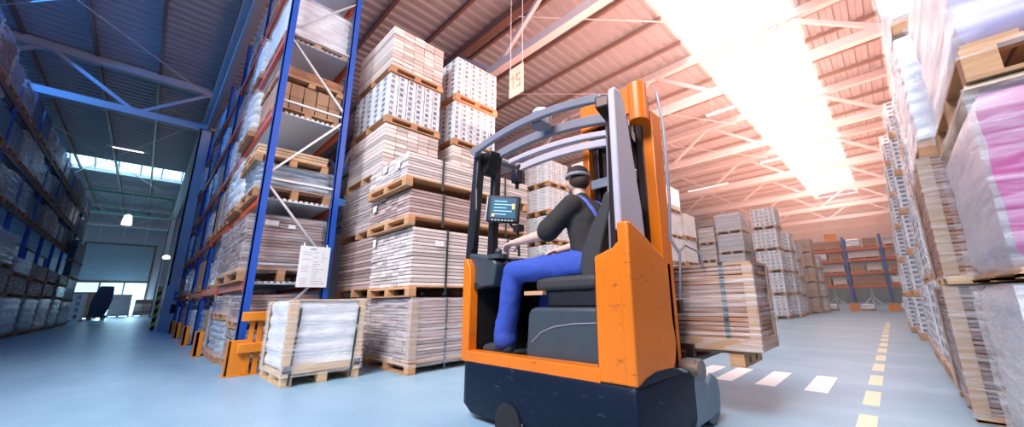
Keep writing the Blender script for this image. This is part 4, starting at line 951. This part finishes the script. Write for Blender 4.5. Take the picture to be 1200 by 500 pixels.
for s in (1, -1):
    b.capsule((-1.715, 2.25, 1.63), SHO[s], .06, .058); b.capsule(SHO[s], ELB[s], .052, .041); b.capsule(ELB[s], WRI[s], .043, .028)
    b.capsule(HIP[s], KNE[s], .08, .058); b.capsule(KNE[s], ANK[s], .056, .038)
    # hand
    w = Vector(WRI[s]); d = (Vector((-1, .0 if s == 1 else -.12, -.12))).normalized(); n_ = Vector((0, 0, 1)); sdv = d.cross(n_).normalized(); n_ = sdv.cross(d).normalized()
    b.capsule(w, w + d * .035, .027, .026)
    for q in (-.026, -.009, .009, .026): b.capsule(w + d * .025 + sdv * q * .7, w + d * .088 + sdv * q, .0155, .013)
    for q, ln in zip((-.031, -.0105, .0105, .031), (.064, .078, .083, .072) if s == 1 else (.072, .083, .078, .064)):
        p = w + d * .088 + sdv * q; a = R(18)
        for fr in (.45, .32, .23):
            v = d * cos(a) - n_ * sin(a); p2 = p + v * ln * fr; b.capsule(p, p2, .0092, .0082, n=10); p = p2; a += R(33)
    ti = -1 if s == 1 else 1     # thumbs towards the body's middle line
    tb = w + d * .03 + sdv * (.03 * -ti * 1); 
    p = tb
    for (f1, f2, f3, ln) in ((.6, .65, -.25, .045), (.85, .35, -.4, .034), (.95, .1, -.5, .026)):
        v = (d * f1 + sdv * (-ti) * f2 + n_ * f3).normalized(); p2 = p + v * ln; b.capsule(p, p2, .0115, .0095, n=10); p = p2
    # foot
    an = Vector(ANK[s]); fdv = Vector((-1, -.16 if s == 1 else .05, 0)).normalized()
    b.capsule(an + Vector((.02, 0, -.06)), an + fdv * .17 + Vector((0, 0, -.082)), .038, .03)
person = skinmesh(b, 'person', 'skin', None, .0055, 4)
tag(person, 'seated driver in black T-shirt, blue overalls and dark cap steering the truck', 'person')
sh_ = MB()
sh_.capsule((-1.65, 2.25, 1.20), (-1.69, 2.25, 1.49), .152, .162, .88, 1.2)
sh_.capsule((-1.70, 2.16, 1.575), (-1.70, 2.34, 1.575), .10, .10); sh_.capsule((-1.72, 2.25, 1.62), (-1.738, 2.25, 1.672), .082, .068)
for s in (1, -1):
    e = Vector(SHO[s]).lerp(Vector(ELB[s]), .88); sh_.capsule(Vector(SHO[s]) + Vector((0, -.01 * -s, 0)), e, .080, .086); sh_.capsule((-1.715, 2.25, 1.62), SHO[s], .075, .072)
shirt = skinmesh(sh_, 't_shirt', 'shirt', person, .011, 5, .016)
ov = MB()
ov.capsule((-1.655, 2.25, 1.16), (-1.66, 2.25, 1.24), .155, .158, .9, 1.16); ov.capsule((-1.66, 2.19, 1.14), (-1.66, 2.31, 1.14), .11, .11)
for s in (1, -1):
    k = Vector(KNE[s]); a = Vector(ANK[s]); ov.capsule(HIP[s], k, .112, .090); ov.capsule(k, a + Vector((0, 0, .05)), .088, .086); ov.capsule(a + Vector((0, 0, .12)), a + Vector((.0, 0, .0)), .085, .092)
overall = skinmesh(ov, 'overalls', 'overall', person, .011, 4, .02)
def ribbon(name, pts, wdt, mat):
    mb = MB(); vs = []; n = 8; P = []
    for i in range(len(pts) - 1):
        for k in range(n): P.append(Vector(pts[i]).lerp(Vector(pts[i + 1]), k / n))
    P.append(Vector(pts[-1]))
    for i, p in enumerate(P):
        d = (P[min(i + 1, len(P) - 1)] - P[max(i - 1, 0)]).normalized(); c = Vector((-1.70, 2.25, p.z - .02)); out = (p - c).normalized(); sv = d.cross(out).normalized()
        vs += [p - sv * wdt / 2, p + sv * wdt / 2]
    mb.add(vs, [(2 * i, 2 * i + 1, 2 * i + 3, 2 * i + 2) for i in range(len(P) - 1)])
    o = mb.build(name, mat, person)
    sw = o.modifiers.new('shrink', 'SHRINKWRAP'); sw.target = shirt; sw.offset = .004; sw.wrap_method = 'NEAREST_SURFACEPOINT'
    so = o.modifiers.new('solid', 'SOLIDIFY'); so.thickness = .006; so.offset = 1
    o.data.shade_smooth(); return o
ribbon('brace', [(-1.50, 2.27, 1.25), (-1.51, 2.22, 1.42), (-1.56, 2.16, 1.58), (-1.68, 2.135, 1.70), (-1.80, 2.15, 1.60), (-1.84, 2.17, 1.4)], .042, 'strapblue')
ribbon('brace', [(-1.50, 2.23, 1.25), (-1.51, 2.28, 1.42), (-1.56, 2.34, 1.58), (-1.68, 2.365, 1.70), (-1.80, 2.35, 1.60), (-1.84, 2.33, 1.4)], .042, 'strapblue')
# cap, hair, eyes
cp = MB(); n = 22; rows = 8; vs = []; fs = []
for i in range(rows):
    t = R(84) * (1 - i / (rows - 1)) + R(4) * (i == rows - 1)
    for k in range(n): vs.append(HC + Vector((0, 0, .022)) + (fd * cos(2 * pi * k / n) * 1.07 + sd * sin(2 * pi * k / n) * .93) * .104 * sin(t) + Vector((.012 * cos(t), 0, .096 * cos(t))))
for i in range(rows - 1):
    for k in range(n): fs.append((i * n + k, i * n + (k + 1) % n, (i + 1) * n + (k + 1) % n, (i + 1) * n + k))
fs.append(tuple((rows - 1) * n + k for k in range(n))); cp.add(vs, fs)
cap_ = cp.build('cap', 'cap', person, smooth=True); so = cap_.modifiers.new('solid', 'SOLIDIFY'); so.thickness = .006; so.offset = 1
bd_ = MB(); vs = []; fs = []
for z, g in ((.012, .103), (.040, .1045)):
    for k in range(n): vs.append(HC + Vector((.004, 0, z)) + (fd * cos(2 * pi * k / n) * 1.07 + sd * sin(2 * pi * k / n) * .93) * g)
for k in range(n): fs.append((k, (k + 1) % n, n + (k + 1) % n, n + k))
o = bd_.add(vs, fs).build('cap_band', 'capband', cap_, smooth=True); so = o.modifiers.new('solid', 'SOLIDIFY'); so.thickness = .007; so.offset = 1
pk = MB(); vs = []; m = 9
for k in range(m):
    a = R(-62 + 124 * k / (m - 1)); e = (fd * cos(a) * 1.07 + sd * sin(a) * .93); vs += [HC + e * .10 + Vector((0, 0, .016)), HC + e * .10 + fd * .035 * cos(a) ** .5 + Vector((0, 0, -.004))]
o = pk.add(vs, [(2 * i, 2 * i + 1, 2 * i + 3, 2 * i + 2) for i in range(m - 1)]).build('cap_peak', 'cap', cap_, smooth=True); so = o.modifiers.new('solid', 'SOLIDIFY'); so.thickness = .006
hr = MB()
hr.ball(HC + Vector((.014, 0, -.012)) - fd * .012, .093, 1.0, .86, .85, 18, 12); hair = hr.build('hair', 'hair', person, smooth=True)
for s in (-1, 1): MB().ball(HC + fd * .088 + sd * .032 * s + Vector((0, 0, .004)), .011).build('eye', 'white', person, smooth=True)
# shoes
for s in (1, -1):
    an = Vector(ANK[s]); fdv = Vector((-1, -.16 if s == 1 else .05, 0)).normalized(); sv = Vector((0, 0, 1)).cross(fdv)
    m = MB(); z0 = .468
    m.capsule(Vector((an.x, an.y, z0 + .075)) - fdv * .03, Vector((an.x, an.y, z0 + .055)) + fdv * .16, .05, .042); m.capsule(Vector((an.x, an.y, z0 + .06)) - fdv * .03, Vector((an.x, an.y, z0 + .12)), .05, .05)
    m.capsule(Vector((an.x, an.y, z0 + .05)) + fdv * .1, Vector((an.x, an.y, z0 + .045)) + fdv * .19, .048, .043)
    sho = skinmesh(m, 'shoe', 'shoe', person, .008, 4)
    so_ = MB(); out = []
    for k in range(20):
        t = 2 * pi * k / 20; u = cos(t); v = sin(t); out.append((u, v))
    vs = []
    for z in (z0 - .004, z0 + .02):
        for u, v in out:
            c = Vector((an.x, an.y, z)) + fdv * .075; vs.append(c + fdv * u * .155 + sv * v * (.052 + .006 * u))
    so_.add(vs, [tuple(range(20))[::-1], tuple(range(20, 40))] + [(k, (k + 1) % 20, 20 + (k + 1) % 20, 20 + k) for k in range(20)])
    so_.build('sole', 'sole', sho)
    la = MB()
    for q in (.02, .05, .08): la.tube([Vector((an.x, an.y, z0 + .098 - q * .35)) + fdv * (q + .04) + sv * e * .03 for e in (-1, 0, 1)], .005, 6)
    la.build('laces', 'sole', sho)
